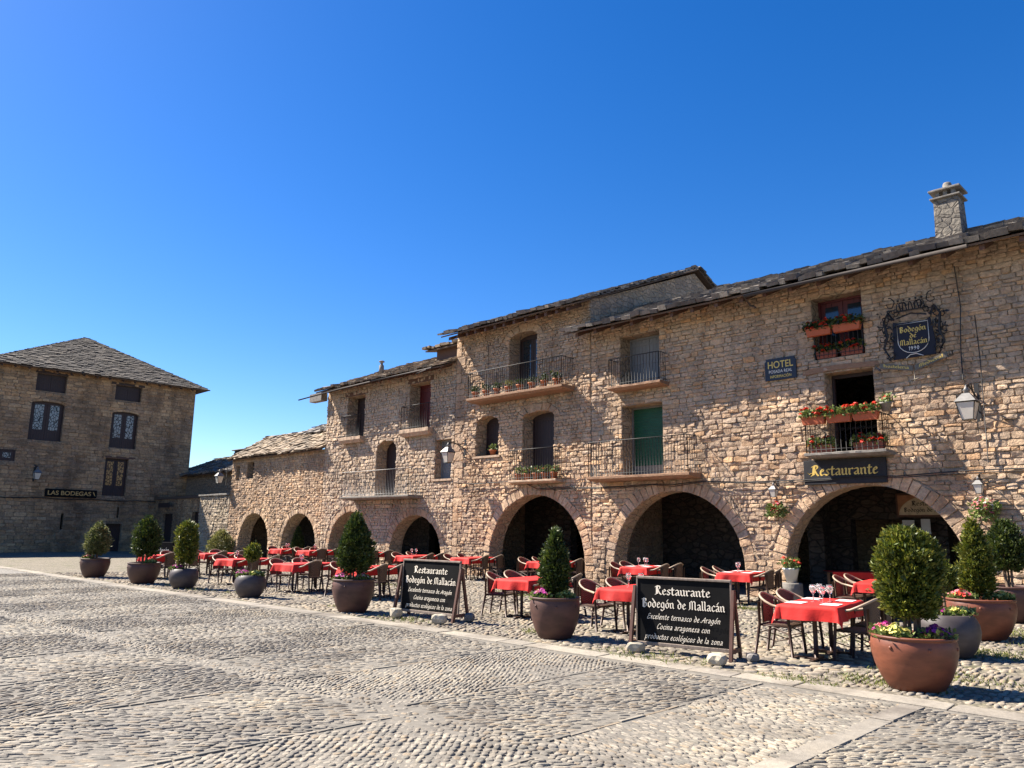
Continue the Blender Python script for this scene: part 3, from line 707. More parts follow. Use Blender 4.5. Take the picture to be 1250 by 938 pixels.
lintel_beam(hot, FR, -9.0, -7.0, 6.0, 6.14, M_['wood_light'], d=.05, bend=.05)
balcony(hot, FR, -15.35, -13.4, 6.40, .48, 7.32, M_['wood_light'], M_['iron'], th=.14, label='timber balcony floor under the grey shutters')
balcony(hot, FR, -16.1, -12.35, 3.48, .65, 4.6, M_['wood_light'], M_['iron'], th=.15)
balcony(hot, FR, -8.8, -6.85, 3.82, .55, 4.72, M_['cap'], M_['iron'], th=.12, scroll=True, sp=.13)
rw = MB(); rl = railing(FR, -8.62, -7.35, .06, 6.42, 7.25, M_['iron'], hot, hot, side=False, name='window_guard')
slate_roof(hot, plane_fn(-16.9, 19.33, 8.36, .41), 0, 0, M_['slate'], 35, .62, 1.0, th=.05)
slate_roof(hot, plane_fn(-16.42, 19.33, 8.36, .41), 0, 0, M_['slate'], 36, 23, 5.05, th=.055)
slate_roof(hot, lambda u, v: Vector((-16.42 + u, 29.9 - v * .97, 8.5 + v * .26)), 0, 0, M_['slate'], 37, 23, 6.1)
rafters(hot, FR, -16.8, 6, 30, .9, 8.33, .425, M_['wood'])
b = MB(); b.tube([(-10.1, 19.27, 8.28), (-4.5, 19.24, 8.30)], .05, 8); b.tube([(-10.1, 19.27, 8.26), (-10.05, 19.5, 8.05), (-9.95, 19.65, 8.0)], .025, 6); b.build('gutter', M_['gutter'], hot, off=hot.location)
def chimney(root, x, y, z0, z1, w_):
    c = MB(); r = random.Random(9)
    fr = [(w_*1.08, z0), (w_, z0 + .35), (w_*.93, z1-.42), (w_*.93, z1-.42)]
    vs = []
    for (ww, z) in fr: vs += [(x-ww/2, y-ww/2, z), (x+ww/2, y-ww/2, z), (x+ww/2, y+ww/2, z), (x-ww/2, y+ww/2, z)]
    c.add(vs, [(4*k+i, 4*k+(i+1)%4, 4*k+4+(i+1)%4, 4*k+4+i) for k in range(3) for i in range(4)])
    o = c.build('chimney', M_['ch'], root, off=root.location)
    d = MB(); h = w_ * .58
    d.bbox((x-h, y-h, z1-.42), (x+h, y+h, z1-.37), .01)
    for sx in (-1, 0, 1):
        for sy in (-1, 1): d.box((x+sx*.3*w_-.05, y+sy*.36*w_-.05, z1-.37), (x+sx*.3*w_+.05, y+sy*.36*w_+.05, z1-.2))
    d.bbox((x-h*1.05, y-h*1.05, z1-.2), (x+h*1.05, y+h*1.05, z1-.14), .012)
    d.lathe([(.2, z1-.14), (.2, z1-.1), (.11, z1-.06), (.12, z1+.06), (.09, z1+.12), (.03, z1+.14)], 10, c=(x, y, 0)); d.build('chimney_cap', M_['cap'], o)
    return o
M_['ch'] = rubble_mat('chimney_stone', [(0.159,0.138,0.112),(0.188,0.163,0.130),(0.138,0.120,0.098),(0.209,0.176,0.139)], (0.145,0.124,0.102), sc=(4.5, 4.5, 6.5), gap=.05, bd=.03)
chimney(hot, -5.72, 23.0, 9.6, 11.42, .66)
# arcade inside: back wall, inner arch, partitions
ab = MB()
opI = [Op(-13.2, -10.9, -.3, 2.5, 1.15), Op(-9.6, -8.0, -.3, 2.2), Op(-6.9, -5.6, -.3, 2.25), Op(-20.9, -19.6, -.3, 2.2), Op(-30, -28.8, -.3, 2.1), Op(-40.5, -39.2, -.3, 2.1)]
FI = Frame((0, 24.4, 0), (1, 0, 0), (0, -1, 0))
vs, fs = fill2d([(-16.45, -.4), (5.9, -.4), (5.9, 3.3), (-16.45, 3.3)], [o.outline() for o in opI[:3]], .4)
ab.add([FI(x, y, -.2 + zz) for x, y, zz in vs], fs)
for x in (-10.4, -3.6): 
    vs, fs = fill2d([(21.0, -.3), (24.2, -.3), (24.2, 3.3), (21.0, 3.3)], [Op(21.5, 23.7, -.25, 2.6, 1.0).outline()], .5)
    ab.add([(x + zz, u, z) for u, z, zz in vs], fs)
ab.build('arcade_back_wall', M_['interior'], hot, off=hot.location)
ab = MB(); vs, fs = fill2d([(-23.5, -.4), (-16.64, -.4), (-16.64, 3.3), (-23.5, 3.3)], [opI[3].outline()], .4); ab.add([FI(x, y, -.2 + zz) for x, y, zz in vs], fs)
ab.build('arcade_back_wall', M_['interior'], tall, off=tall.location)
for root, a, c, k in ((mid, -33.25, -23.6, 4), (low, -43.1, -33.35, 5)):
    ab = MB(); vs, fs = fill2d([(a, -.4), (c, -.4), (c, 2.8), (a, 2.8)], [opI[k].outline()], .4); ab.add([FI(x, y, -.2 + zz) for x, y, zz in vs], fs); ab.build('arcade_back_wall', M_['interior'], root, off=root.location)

# ------------------------------------------------------------------ left building with pyramid roof
bod = thing('stone_building', 'big dark stone building in shade at the left with a pyramid slate roof', 'building', (-61, 16.4, 0))
W0, W1 = 10.1, 22.7
opsB = [Op(12.6, 14.32, 10.03, 11.15), Op(12.5, 14.38, 6.9, 9.38, .16, .16), Op(11.1, 11.97, 5.5, 6.2), Op(17.3, 18.98, 10.03, 11.05), Op(17.25, 18.95, 6.8, 9.25, .16, .16), Op(17.15, 18.6, 3.62, 6.08), Op(17.6, 18.6, -.3, 1.8), Op(14.9, 15.05, 1.4, 2.4), Op(18.2, 18.32, 2.2, 2.9)]
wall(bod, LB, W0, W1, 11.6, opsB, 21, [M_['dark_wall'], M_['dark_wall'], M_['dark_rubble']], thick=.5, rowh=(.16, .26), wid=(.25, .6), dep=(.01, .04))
b = MB(); b.box((-67, W0, -.3), (-55.62, W0+.02, 11.5)); b.box((-67, W1-.02, -.3), (-55.62, W1, 11.5)); b.box((-67.02, W0, -.3), (-67, W1, 11.5)); b.box((-66.9, W0+.1, 11.3), (-55.7, W1-.1, 11.4)); b.build('side_wall', M_['dark_rubble'], bod, off=bod.location)
m, t, P = nodes('leaded_glass'); P.inputs['Roughness'].default_value = .25
co = coords(t, (7, 7, 4.5)); v = nn(t, 'ShaderNodeTexVoronoi', Scale=1.0, feature='DISTANCE_TO_EDGE'); t.links.new(co, v.inputs[0])
v2 = nn(t, 'ShaderNodeTexVoronoi', Scale=1.0); t.links.new(co, v2.inputs[0])
rp = ramp(t, [(.06, (.02, .017, .015)), (.12, (.26, .27, .25))]); t.links.new(v.outputs[0], rp.inputs[0]); t.links.new(rp.outputs[0], P.inputs['Base Color']); M_['leaded'] = m
m2 = m.copy(); m2.name = 'amber_leaded_glass'; rr = [n for n in m2.node_tree.nodes if n.type == 'VALTORGB'][0]; rr.color_ramp.elements[1].color = (.34, .20, .07, 1); M_['amber'] = m2
for i, (o, gl) in enumerate(zip(opsB, (None, M_['leaded'], M_['leaded'], None, M_['leaded'], M_['amber']))):
    fo = panel_door(bod, LB, o, M_['wood_dark'], 'window', rec=.22 if i != 2 else .05, leaves=2 if i != 2 else 1, glass=gl)
panel_door(bod, LB, opsB[6], M_['wood_dark'], 'door', rec=.3, leaves=1)
lintel_beam(bod, LB, 12.5, 14.65, 11.16, 11.32, M_['wood_dark']); lintel_beam(bod, LB, 17.0, 19.2, 11.06, 11.2, M_['wood_dark']); lintel_beam(bod, LB, 16.9, 19.0, 6.09, 6.24, M_['wood'])
def tri_roof(root, A, B, C, mat, seed):                       # slates on a triangular face: eave A-B, apex C
    A, B, C = map(Vector, (A, B, C)); L = (B - A).length; ux = (B - A) / L
    n = (B - A).cross(C - A).normalized(); n = n if n.z > 0 else -n; uy = n.cross(ux); 
    if (C - A).dot(uy) < 0: uy = -uy
    H = (C - A).dot(uy); cx = (C - A).dot(ux); b = MB(); r = random.Random(seed); v = -.05
    b.add([A - n*.06, B - n*.06, C - n*.06, A, B, C], [(0,1,2),(3,4,5),(0,1,4,3),(1,2,5,4),(2,0,3,5)], 1)
    while v < H - .05:
        t_ = max(0, v) / H; a, c = cx * t_ - .08, L + (cx - L) * t_ + .08; u = a
        while u < c:
            wd = r.uniform(.18, .42); e = min(u + wd, c); v1 = min(v + .34, H); v0 = v + r.uniform(-.05, .05)
            if e - u > .06:
                t0 = r.uniform(.03, .06); lf = r.uniform(.03, .07)
                sh = (lambda p: max(min(p, L + (cx - L) * v1 / H + .05), cx * v1 / H - .05))
                q = [(u+.01, v0, lf), (e-.01, v0, lf), (sh(e-.01), v1, .004), (sh(u+.01), v1, .004)]
                ba = [A + ux*p[0] + uy*p[1] + n*p[2] for p in q]; b.add(ba + [p + n*t0 for p in ba], [(0,3,2,1),(4,5,6,7),(0,1,5,4),(1,2,6,5),(2,3,7,6),(3,0,4,7)], 0)
            u = e
        v += .19
    return b.build('roof', [mat, M_['plank']], root, off=root.location)
e = .65; x0_, x1_, y0_, y1_ = -67 - e, -55.1 + e, W0 - e, W1 + e; pk = (-61.0, 16.75, 15.15); ze = 11.38
tri_roof(bod, (x1_, y0_, ze), (x1_, y1_, ze), pk, M_['slate_brown'], 3); tri_roof(bod, (x1_, y1_, ze), (x0_, y1_, ze), pk, M_['slate_brown'], 4)
tri_roof(bod, (x0_, y1_, ze), (x0_, y0_, ze), pk, M_['slate_brown'], 5); tri_roof(bod, (x0_, y0_, ze), (x1_, y0_, ze), pk, M_['slate_brown'], 6)
rafters(bod, LB, W0, W1, 16, .5, 11.36, .5, M_['wood_dark'])
b = MB(); b.bbox((-61.5, 19.3, 13.75), (-60.9, 19.9, 14.35), .02); b.build('chimney', M_['cap'], bod, off=bod.location)

nb = thing('stone_building', 'neighbouring stone building just past the left edge, continuing the shaded side of the square', 'building', (-61, 1, 0))
opN = [Op(-4.2, -3, .0, 2.3), Op(1.5, 2.8, 4, 5.6), Op(-4.2, -3, 4, 5.6), Op(6.0, 7.2, 4, 5.6)]
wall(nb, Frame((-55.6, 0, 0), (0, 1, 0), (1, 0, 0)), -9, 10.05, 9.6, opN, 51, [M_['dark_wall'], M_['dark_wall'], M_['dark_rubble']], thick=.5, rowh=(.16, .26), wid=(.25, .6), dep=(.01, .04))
for o_ in opN: panel_door(nb, Frame((-55.6, 0, 0), (0, 1, 0), (1, 0, 0)), o_, M_['wood_dark'], 'shutter_frame', rec=.2, leaves=2)
b = MB(); b.box((-67, -9, -.3), (-56.12, -8.98, 9.6)); b.box((-67.02, -9, -.3), (-67, 10, 9.6)); b.build('side_wall', M_['dark_rubble'], nb, off=nb.location)
slate_roof(nb, lambda u, v: Vector((-55.1 - v*.92, 10.0 - u, 9.5 + v*.38)), 0, 0, M_['slate'], 52, 19.4, 6.6)
slate_roof(nb, lambda u, v: Vector((-67.4 + v*.92, 10.0 - u, 9.5 + v*.38)), 0, 0, M_['slate'], 53, 19.4, 6.6)

# ------------------------------------------------------------------ annex between the two
ann = thing('stone_annex', 'low dark stone annex with two doors between the pyramid roof building and arcade', 'annex', (-51, 20.6, 0))
opA = [Op(-53.6, -51.9, -.3, 2.5), Op(-48.9, -47.9, -.3, 2.6)]
FA = Frame((0, 20.62, 0), (1, 0, 0), (0, -1, 0))
wall(ann, FA, -55.1, -47.3, 3.45, opA, 31, [M_['dark_wall'], M_['dark_wall'], M_['dark_rubble']], thick=.4)
for o in opA: panel_door(ann, FA, o, M_['wood_dark'], 'door', rec=.2, leaves=2)
b = MB(); b.box((-55.2, 22.6, 0), (-43.3, 22.9, 5.3)); b.build('upper_wall', M_['dark_rubble'], ann, off=ann.location)
b = MB(); b.box((-55.1, 20.5, 3.45), (-43.35, 22.6, 3.62)); b.build('terrace_slab', M_['plank'], ann, off=ann.location)
slate_roof(ann, plane_fn(-57.5, 22.1, 5.15, .42), 0, 0, M_['slate'], 41, 14.2, 4.2)
b = MB(); b.bbox((-53.6, 25.2, 6.4), (-52.2, 25.9, 6.95), .03)
for k in range(4): b.box((-53.55+k*.42, 25.25, 6.95), (-53.4+k*.42, 25.85, 7.1))
b.bbox((-53.75, 25.1, 7.1), (-52.05, 26, 7.17), .02); b.build('chimney', M_['cap'], ann, off=ann.location)
b = MB(); b.box((-53.4, 20.19, 2.9), (-51.6, 20.22, 3.2)); b.build('name_board', M_['wood_dark'], ann, off=ann.location)
b = MB(); b.box((-46.3, 22.55, 4.25), (-44.9, 22.59, 4.8)); b.build('window', M_['wood_dark'], ann, off=ann.location)
yard = thing('garden_wall', 'sunlit grey rubble wall joining the low arcaded house to the shaded annex', 'wall', (-45.3, 20.35, 0))
wall(yard, FR, -47.25, -43.22, 3.5, [], 33, [M_['grey_wall'], M_['grey_wall'], M_['rubble']], thick=.5, rowh=(.1, .2), dep=(.02, .06))
b = MB(); r = random.Random(3); x = -47.3
while x < -43.2: l = r.uniform(.4, .8); b.bbox((x, 20.22, 3.5+r.uniform(0, .02)), (min(x+l, -43.21)-.01, 20.9, 3.6+r.uniform(0, .03)), .015); x += l
b.build('coping', M_['cap'], yard, off=yard.location)

# ------------------------------------------------------------------ lettering drawn with a broad pen
def _hull(pts):
    pts = sorted(set(pts)); 
    def half(ps):
        h = []
        for p in ps:
            while len(h) > 1 and (h[-1][0]-h[-2][0])*(p[1]-h[-2][1]) - (h[-1][1]-h[-2][1])*(p[0]-h[-2][0]) <= 1e-12: h.pop()
            h.append(p)
        return h[:-1]
    return half(pts) + half(pts[::-1])
GL = {
 'n': (.84, [[(.02,.88),(.14,.78),(.14,.2),(.28,.08)], [(.14,.75),(.42,.95),(.58,.8),(.58,.2),(.72,.08)]]),
 'u': (.84, [[(.02,.9),(.14,.8),(.14,.2),(.34,.05),(.58,.25)], [(.46,.95),(.58,.85),(.58,.2),(.72,.08)]]),
 'r': (.64, [[(.02,.88),(.14,.78),(.14,.2),(.28,.08)], [(.2,.75),(.4,.95),(.54,.82)]]),
 'e': (.70, [[(.38,.95),(.14,.75),(.14,.25),(.34,.05),(.6,.22)], [(.38,.95),(.57,.72),(.16,.48)]]),
 's': (.66, [[(.56,.82),(.36,.95),(.13,.75),(.52,.30),(.32,.05),(.06,.2)]]),
 't': (.58, [[(.2,1.25),(.2,.2),(.36,.05),(.5,.15)], [(.0,.92),(.46,.92)]]),
 'a': (.78, [[(.12,.84),(.35,.95),(.54,.78),(.54,.2),(.68,.08)], [(.54,.55),(.2,.42),(.12,.22),(.3,.05),(.54,.25)]]),
 'o': (.80, [[(.38,.95),(.14,.72),(.14,.25),(.38,.05),(.62,.28),(.62,.75),(.38,.95)]]),
 'd': (.82, [[(.08,1.5),(.62,.85),(.62,.28),(.38,.05),(.14,.25),(.14,.7),(.38,.92),(.62,.75)]]),
 'g': (.82, [[(.62,.3),(.38,.1),(.14,.3),(.14,.72),(.38,.95),(.62,.8),(.62,-.2),(.35,-.42),(.08,-.25)]]),
 'c': (.66, [[(.58,.8),(.38,.95),(.14,.72),(.14,.25),(.34,.05),(.58,.2)]]),
 'l': (.42, [[(.04,1.5),(.16,1.4),(.16,.2),(.30,.08)]]),
 'i': (.42, [[(.04,.88),(.16,.78),(.16,.2),(.30,.08)], [(.13,1.22),(.2,1.28)]]),
 'p': (.84, [[(.02,.88),(.14,.78),(.14,-.45)], [(.14,.75),(.42,.95),(.62,.75),(.62,.28),(.38,.05),(.14,.2)]]),
 'z': (.70, [[(.08,.9),(.56,.9),(.1,.08),(.6,.08)]]),
 'x': (.70, [[(.06,.92),(.56,.08)], [(.56,.92),(.06,.08)]]),
 'R': (1.02, [[(.2,1.42),(.2,.15),(.02,.05)], [(.0,1.3),(.3,1.5),(.68,1.42),(.72,1.08),(.3,.8)], [(.42,.8),(.65,.3),(.92,.06)], [(.34,1.4),(.34,.2)]]),
 'B': (1.0, [[(.2,1.42),(.2,.1)], [(.0,1.3),(.3,1.5),(.7,1.36),(.68,1.04),(.3,.82)], [(.3,.82),(.76,.7),(.78,.3),(.5,.03),(.18,.12)], [(.36,1.4),(.36,.15)]]),
 'M': (1.32, [[(.15,1.25),(.15,.2),(.0,.05)], [(.15,1.2),(.4,1.45),(.55,1.25),(.55,.1)], [(.55,1.25),(.82,1.45),(1.02,1.25),(1.02,.2),(1.18,.08)]]),
 'H': (1.1, [[(.2,1.45),(.2,.1)], [(.2,.75),(.6,.95),(.75,.7),(.75,.1)], [(.0,1.3),(.35,1.45)]]),
 'E': (.92, [[(.72,1.3),(.45,1.48),(.22,1.25),(.42,.82),(.15,.5),(.2,.15),(.5,.03),(.82,.3)], [(.42,.82),(.62,.84)]]),
 'C': (.95, [[(.8,1.2),(.65,1.48),(.35,1.35),(.14,.85),(.18,.3),(.45,.03),(.82,.3)]]),
 'A': (1.1, [[(-.1,.2),(.1,.05),(.45,.8),(.75,1.5),(.8,.6),(.9,.08)], [(.2,.6),(.95,.66)]]),
 'v': (.76, [[(.04,.92),(.3,.06),(.58,.92)]]),
 '1': (.5, [[(.12,1.1),(.28,1.3),(.28,.06)]]), '9': (.8, [[(.6,.95),(.35,.6),(.14,.95),(.35,1.3),(.6,1.0),(.55,.4),(.25,.05)]]), '0': (.8, [[(.38,1.3),(.12,.7),(.38,.06),(.64,.7),(.38,1.3)]]), ' ': (.5, [])}
ACC = {'ó': 'o', 'á': 'a', 'é': 'e'}
def pen_text(b, txt, T, height, nib=.20, thin=.06, ang=40, shear=0, smooth=0, width=None, bold=1.0, mi=0):
    """centred text; T(u, v, d) maps to the world; height = x-height in metres"""
    x = 0; strokes = []
    for ch in txt:
        base = ACC.get(ch, ch); w_, st = GL[base]
        st = list(st)
        if ch in ACC: st = st + [[(.3, 1.15), (.52, 1.45)]]
        for s_ in st:
            p = [(x + a + shear * c, c) for a, c in s_]
            for _ in range(smooth):
                q = [p[0]]
                for (a, c), (d, e) in zip(p, p[1:]): q += [(a*.75+d*.25, c*.75+e*.25), (a*.25+d*.75, c*.25+e*.75)]
                p = q + [p[-1]]
            strokes.append(p)
        x += w_
    sx = height if width is None else width / x
    ca, sa = math.cos(R_(ang)), math.sin(R_(ang)); k = [0]
    for p in strokes:
        for a, c in zip(p, p[1:]):
            pts = []
            for q in (a, c):
                for i in (-1, 1):
                    for j in (-1, 1):
                        pts.append((round(q[0] + i*nib/2*ca*bold - j*thin/2*sa, 5), round(q[1] + i*nib/2*sa*bold + j*thin/2*ca, 5)))
            h = _hull(pts); k[0] += 1; dd = .0015 + .00004 * k[0]
            b.add([T((u - x / 2) * sx, v * height, dd) for u, v in h], [list(range(len(h)))], mi)
def font_text(b, txt, T, height, bold=0.0, sx=1.0, width=None, mi=0):
    cu = bpy.data.curves.new('tmp', 'FONT'); cu.body = txt; cu.align_x = 'CENTER'; cu.size = 1; cu.offset = bold
    o = bpy.data.objects.new('tmp', cu); COL.objects.link(o); dg = bpy.context.evaluated_depsgraph_get()
    me = bpy.data.meshes.new_from_object(o.evaluated_get(dg)); xs = [v.co.x for v in me.vertices]; ys = [v.co.y for v in me.vertices]
    k = height / (max(ys) - min(ys)); kx = k * sx if width is None else width / (max(xs) - min(xs)); y0 = min(ys)
    b.add([T(v.co.x * kx, (v.co.y - y0) * k, .002) for v in me.vertices], [list(p.vertices) for p in me.polygons], mi)
    bpy.data.objects.remove(o); bpy.data.curves.remove(cu); bpy.data.meshes.remove(me)
def onwall(F, u, z, d): return lambda a, c, e: F(u + a, z + c, d + e)

M_['gold'] = plain('gilt_paint', (.62,.42,.10), .45, .2, var=.1)
M_['white'] = plain('chalk_white', (0.702,0.666,0.594), .8, var=.08)
M_['slateblue'] = plain('slate_blue_enamel', (.018,.020,.03), .7, spec=.2, var=.15)
M_['signgrey'] = plain('charcoal_board', (.03,.03,.032), .8, var=.25, sc=5, spec=.2)
M_['navy'] = plain('navy_enamel', (.012,.015,.028), .45, var=.2)
M_['black_board'] = plain('chalkboard', (.008,.0075,.0075), .9, spec=.12, var=.3, sc=4)
M_['terracotta'] = plain('terracotta', (.42,.135,.06), .75, var=.2)
M_['terracotta_dark'] = plain('aged_terracotta', (.17,.06,.045), .8, var=.25)
M_['leaf'] = leaf_mat('thuja_leaf', [(.03,.05,.008), (.07,.10,.012), (.13,.155,.018), (.23,.22,.03), (.05,.075,.01)])
M_['leaf_dark'] = leaf_mat('dark_thuja_leaf', [(.015,.03,.007), (.03,.055,.011), (.055,.08,.014), (.10,.12,.02)])
M_['leaf_ger'] = leaf_mat('geranium_leaf', [(.08,.13,.03), (.16,.22,.06), (.26,.31,.11)])
M_['leaf_pale'] = leaf_mat('pale_leaf', [(.20,.20,.07), (.28,.27,.11), (.14,.16,.05)])
M_['fl_red'] = leaf_mat('red_petals', [(.55,.02,.015), (.75,.06,.02), (.62,.03,.03)], .2)
M_['fl_mag'] = leaf_mat('magenta_petals', [(.45,.02,.30), (.60,.05,.42), (.30,.01,.22)], .2)
M_['fl_yel'] = leaf_mat('yellow_petals', [(.75,.65,.12), (.80,.74,.30), (.60,.50,.08)], .2)
M_['fl_pink'] = leaf_mat('pink_petals', [(.70,.08,.16), (.75,.30,.36), (.55,.02,.08)], .2)
M_['fl_white'] = leaf_mat('white_petals', [(.75,.72,.68), (.62,.55,.5)], .2)
M_['fl_purple'] = leaf_mat('purple_petals', [(.14,.01,.16), (.25,.02,.22), (.08,.005,.06)], .2)
M_['bark'] = plain('shrub_bark', (.13,.085,.055), .9, sc=12, bd=.005, stretch=(4, 4, 1))
M_['soil'] = plain('potting_soil', (.04,.028,.02), 1, sc=20, bd=.01)

# ------------------------------------------------------------------ signs
sg = thing('restaurant_sign', 'dark grey board with gold Restaurante lettering under the flowered balcony', 'sign', (-8.05, 20.27, 3.03))
b = MB(); b.bbox((-1.06, -.03, 0), (1.06, .03, .64), .008); b.build('board', M_['signgrey'], sg)
b = MB(); T = lambda a, c, e: Vector((a, -.031 - e, .22 + c)); pen_text(b, 'Restaurante', T, .19, nib=.20, thin=.07, ang=30, shear=.12, smooth=2, width=1.72)
b.tube([(-.97, -.035, .32), (-.9, -.035, .27), (-.84, -.035, .3)], .008, 4); b.build('lettering', M_['gold'], sg)
sg = thing('hotel_sign', 'small navy plaque reading HOTEL in yellow fixed between two hotel windows', 'sign', (-9.62, 20.27, 5.92))
b = MB(); pts = [(-.46, .06), (.46, .06), (.46, .58), (.42, .62), (.42, .68), (-.42, .68), (-.42, .62), (-.46, .58)]
b.add([(x, -.02, z) for x, z in pts] + [(x, .02, z) for x, z in pts], [tuple(range(8)), tuple(range(15, 7, -1))] + [(i, 8+i, 8+(i+1) % 8, (i+1) % 8) for i in range(8)]); b.build('plaque', M_['navy'], sg)
b = MB(); T = lambda a, c, e: Vector((a, -.021 - e, .40 + c)); font_text(b, 'HOTEL', T, .20, .01, width=.74)
T = lambda a, c, e: Vector((a, -.021 - e, .12 + c)); font_text(b, 'INFORMACIÓN', T, .10, .01, width=.62); b.build('yellow_lettering', M_['gold'], sg)
b = MB(); T = lambda a, c, e: Vector((a, -.021 - e, .26 + c)); font_text(b, 'POSADA REAL', T, .085, .0, width=.68); b.build('white_lettering', M_['white'], sg)
sg = thing('bodega_sign', 'long dark board reading LAS BODEGAS on the shaded pyramid roof building', 'sign', (-55.0, 15.3, 3.42))
b = MB(); b.bbox((-.02, -1.5, 0), (.05, 1.5, .5), .01); b.build('board', M_['black_board'], sg)
b = MB(); T = lambda a, c, e: Vector((.052 + e, a - .1, .12 + c)); font_text(b, 'LAS BODEGAS', T, .27, .02, width=2.5)
b.add([(.055, 1.25, .38), (.055, 1.38, .12), (.055, 1.43, .12), (.055, 1.31, .38)], [(0, 1, 2, 3)]); b.build('lettering', plain('ochre_paint', (.50,.30,.10), .6), sg)
# wrought iron emblem
em = thing('iron_emblem', 'large wrought iron coat of arms with blue shield reading Bodegón de Mallacán', 'emblem', (-6.1, 20.24, 6.1))
b = MB(); pts = [(-.50, -.02), (.48, .0), (.50, .3), (.42, .95), (.30, .88), (-.30, .90), (-.45, .95), (-.48, .4)]
b.add([(x, -.03, z) for x, z in pts] + [(x, .0, z) for x, z in pts], [tuple(range(8)), tuple(range(15, 7, -1))] + [(i, 8+i, 8+(i+1) % 8, (i+1) % 8) for i in range(8)]); b.build('shield', M_['slateblue'], em)
b = MB(); fr = [(-.36, -.037, .86), (.36, -.037, .86), (.36, -.037, .42)] + [(.36*math.cos(a), -.037, .42 - .32*math.sin(a)) for a in np.linspace(.2, math.pi-.2, 10)] + [(-.36, -.037, .42)]
b.tube(fr, .009, 5, closed=True)
T = lambda z: (lambda a, c, e: Vector((a, -.033 - e, z + c))); pen_text(b, '1990', T(.17), .075, nib=.14, thin=.06, width=.26)
b.tube([(-.2, -.037, -.02), (-.1, -.037, .06), (.05, -.037, .07), (.2, -.037, .0)], .01, 5); b.build('border', M_['white'], em)
b = MB(); pen_text(b, 'Bodegón', T(.64), .10, width=.62); pen_text(b, 'de', T(.48), .09, width=.16); pen_text(b, 'Mallacán', T(.31), .10, width=.64); b.build('lettering', M_['gold'], em)
b = MB(); r = random.Random(12)
def scroll(cx, cz, R0, turns, a0, sgn, rr=.016):
    pts = [(cx + R0*(1-k/30)*math.cos(a0+sgn*turns*2*math.pi*k/24)*.9, -.05 - .03*math.sin(k), cz + R0*(1-k/30)*math.sin(a0+sgn*turns*2*math.pi*k/24)) for k in range(22)]
    b.tube(pts, [rr*(1-k/40) for k in range(22)], 5)
for sx in (-1, 1):
    scroll(sx*.72, .55, .12, 1.3, 1, sx); scroll(sx*.70, .95, .10, 1.2, 4, -sx); scroll(sx*.36, 1.16, .10, 1.2, 2, sx)
    scroll(sx*.50, 1.42, .17, .9, math.pi/2, sx); scroll(sx*.62, .75, .16, 1.1, 0, -sx); scroll(sx*.64, .35, .14, 1.0, 2, sx)
    scroll(sx*.45, 1.12, .14, 1.2, 1, -sx); scroll(sx*.60, 1.02, .10, 1.1, 3, sx); scroll(sx*.56, .08, .12, 1.2, 1, sx)
    b.tube([(sx*.42, -.03, 1.0), (sx*.55, -.06, 1.2), (sx*.66, -.05, 1.0), (sx*.60, -.04, .6), (sx*.70, -.05, .3), (sx*.55, -.04, .0)], [.03, .045, .03, .035, .03, .015], 6)
    for k in range(34):                                        # leaves along the scrolls
        x, z = sx*r.uniform(.46, .76), r.uniform(.0, 1.3); s_ = r.uniform(.04, .08); a = r.uniform(0, 6.28)
        b.add([(x, -.03, z), (x+s_*math.cos(a), -.07, z+s_*math.sin(a)), (x+2*s_*math.cos(a+.4), -.04, z+2*s_*math.sin(a+.4)), (x+s_*math.cos(a+.9), -.03, z+s_*math.sin(a+.9))], [(0,1,2,3)])
for k in range(5):                                             # crown: leaves and balls
    x = -.28 + k*.14; b.tube([(x-.05, -.05, 1.22), (x-.03, -.08, 1.36), (x, -.07, 1.42), (x+.03, -.08, 1.36), (x+.05, -.05, 1.22)], .014, 5); b.lathe([(.0, -.03), (.025, -.015), (.03, 0), (.02, .022), (0, .03)], 7, c=(x, -.07, 1.47), cap=False)
scroll(-.2, 1.32, .12, 1.1, 0, 1, .02); scroll(.2, 1.32, .12, 1.1, 3.1, -1, .02)
b.tube([(-.4, -.05, 1.2), (.4, -.05, 1.2)], .02, 5); b.tube([(-.35, -.05, 1.02), (0, -.08, 1.1), (.35, -.05, 1.02)], .02, 5); b.build('scrollwork', M_['iron'], em)
b = MB(); 
def rib(p0, p1, h): 
    (x0, z0), (x1, z1) = p0, p1; b.add([(x0, -.08, z0), (x1, -.08, z1), (x1, -.08, z1+h), (x0, -.08, z0+h), (x0, -.06, z0), (x1, -.06, z1), (x1, -.06, z1+h), (x0, -.06, z0+h)], [(0,1,2,3),(7,6,5,4),(0,4,5,1),(3,2,6,7),(0,3,7,4),(1,5,6,2)])
rib((-.82, -.20), (-.06, -.36), .13); rib((.0, -.36), (.74, -.12), .13)
b.tube([(-.03, -.07, -.22), (-.03, -.07, -.62)], .015, 5); b.tube([(-.12, -.07, -.60), (.06, -.07, -.56)], .018, 5)
b.tube([(-.82, -.07, -.26), (-.93, -.07, -.16), (-.9, -.07, -.08)], .03, 6); b.tube([(.74, -.07, -.12), (.86, -.07, -.08), (.84, -.07, .02)], .03, 6)
rb = b.build('ribbon', plain('pewter_ribbon', (.12,.10,.075), .5, .4), em)
b = MB(); 
T = lambda a, c, e: Vector((-.44 + a, -.081 - e, -.245 - a*.21 + c)); pen_text(b, 'Hosteleria', T, .055, nib=.2, thin=.1, width=.6)
T = lambda a, c, e: Vector((.37 + a, -.081 - e, -.205 + a*.32 + c)); pen_text(b, 'Medieval', T, .055, nib=.2, thin=.1, width=.56)
b.build('ribbon_lettering', M_['gold'], rb)
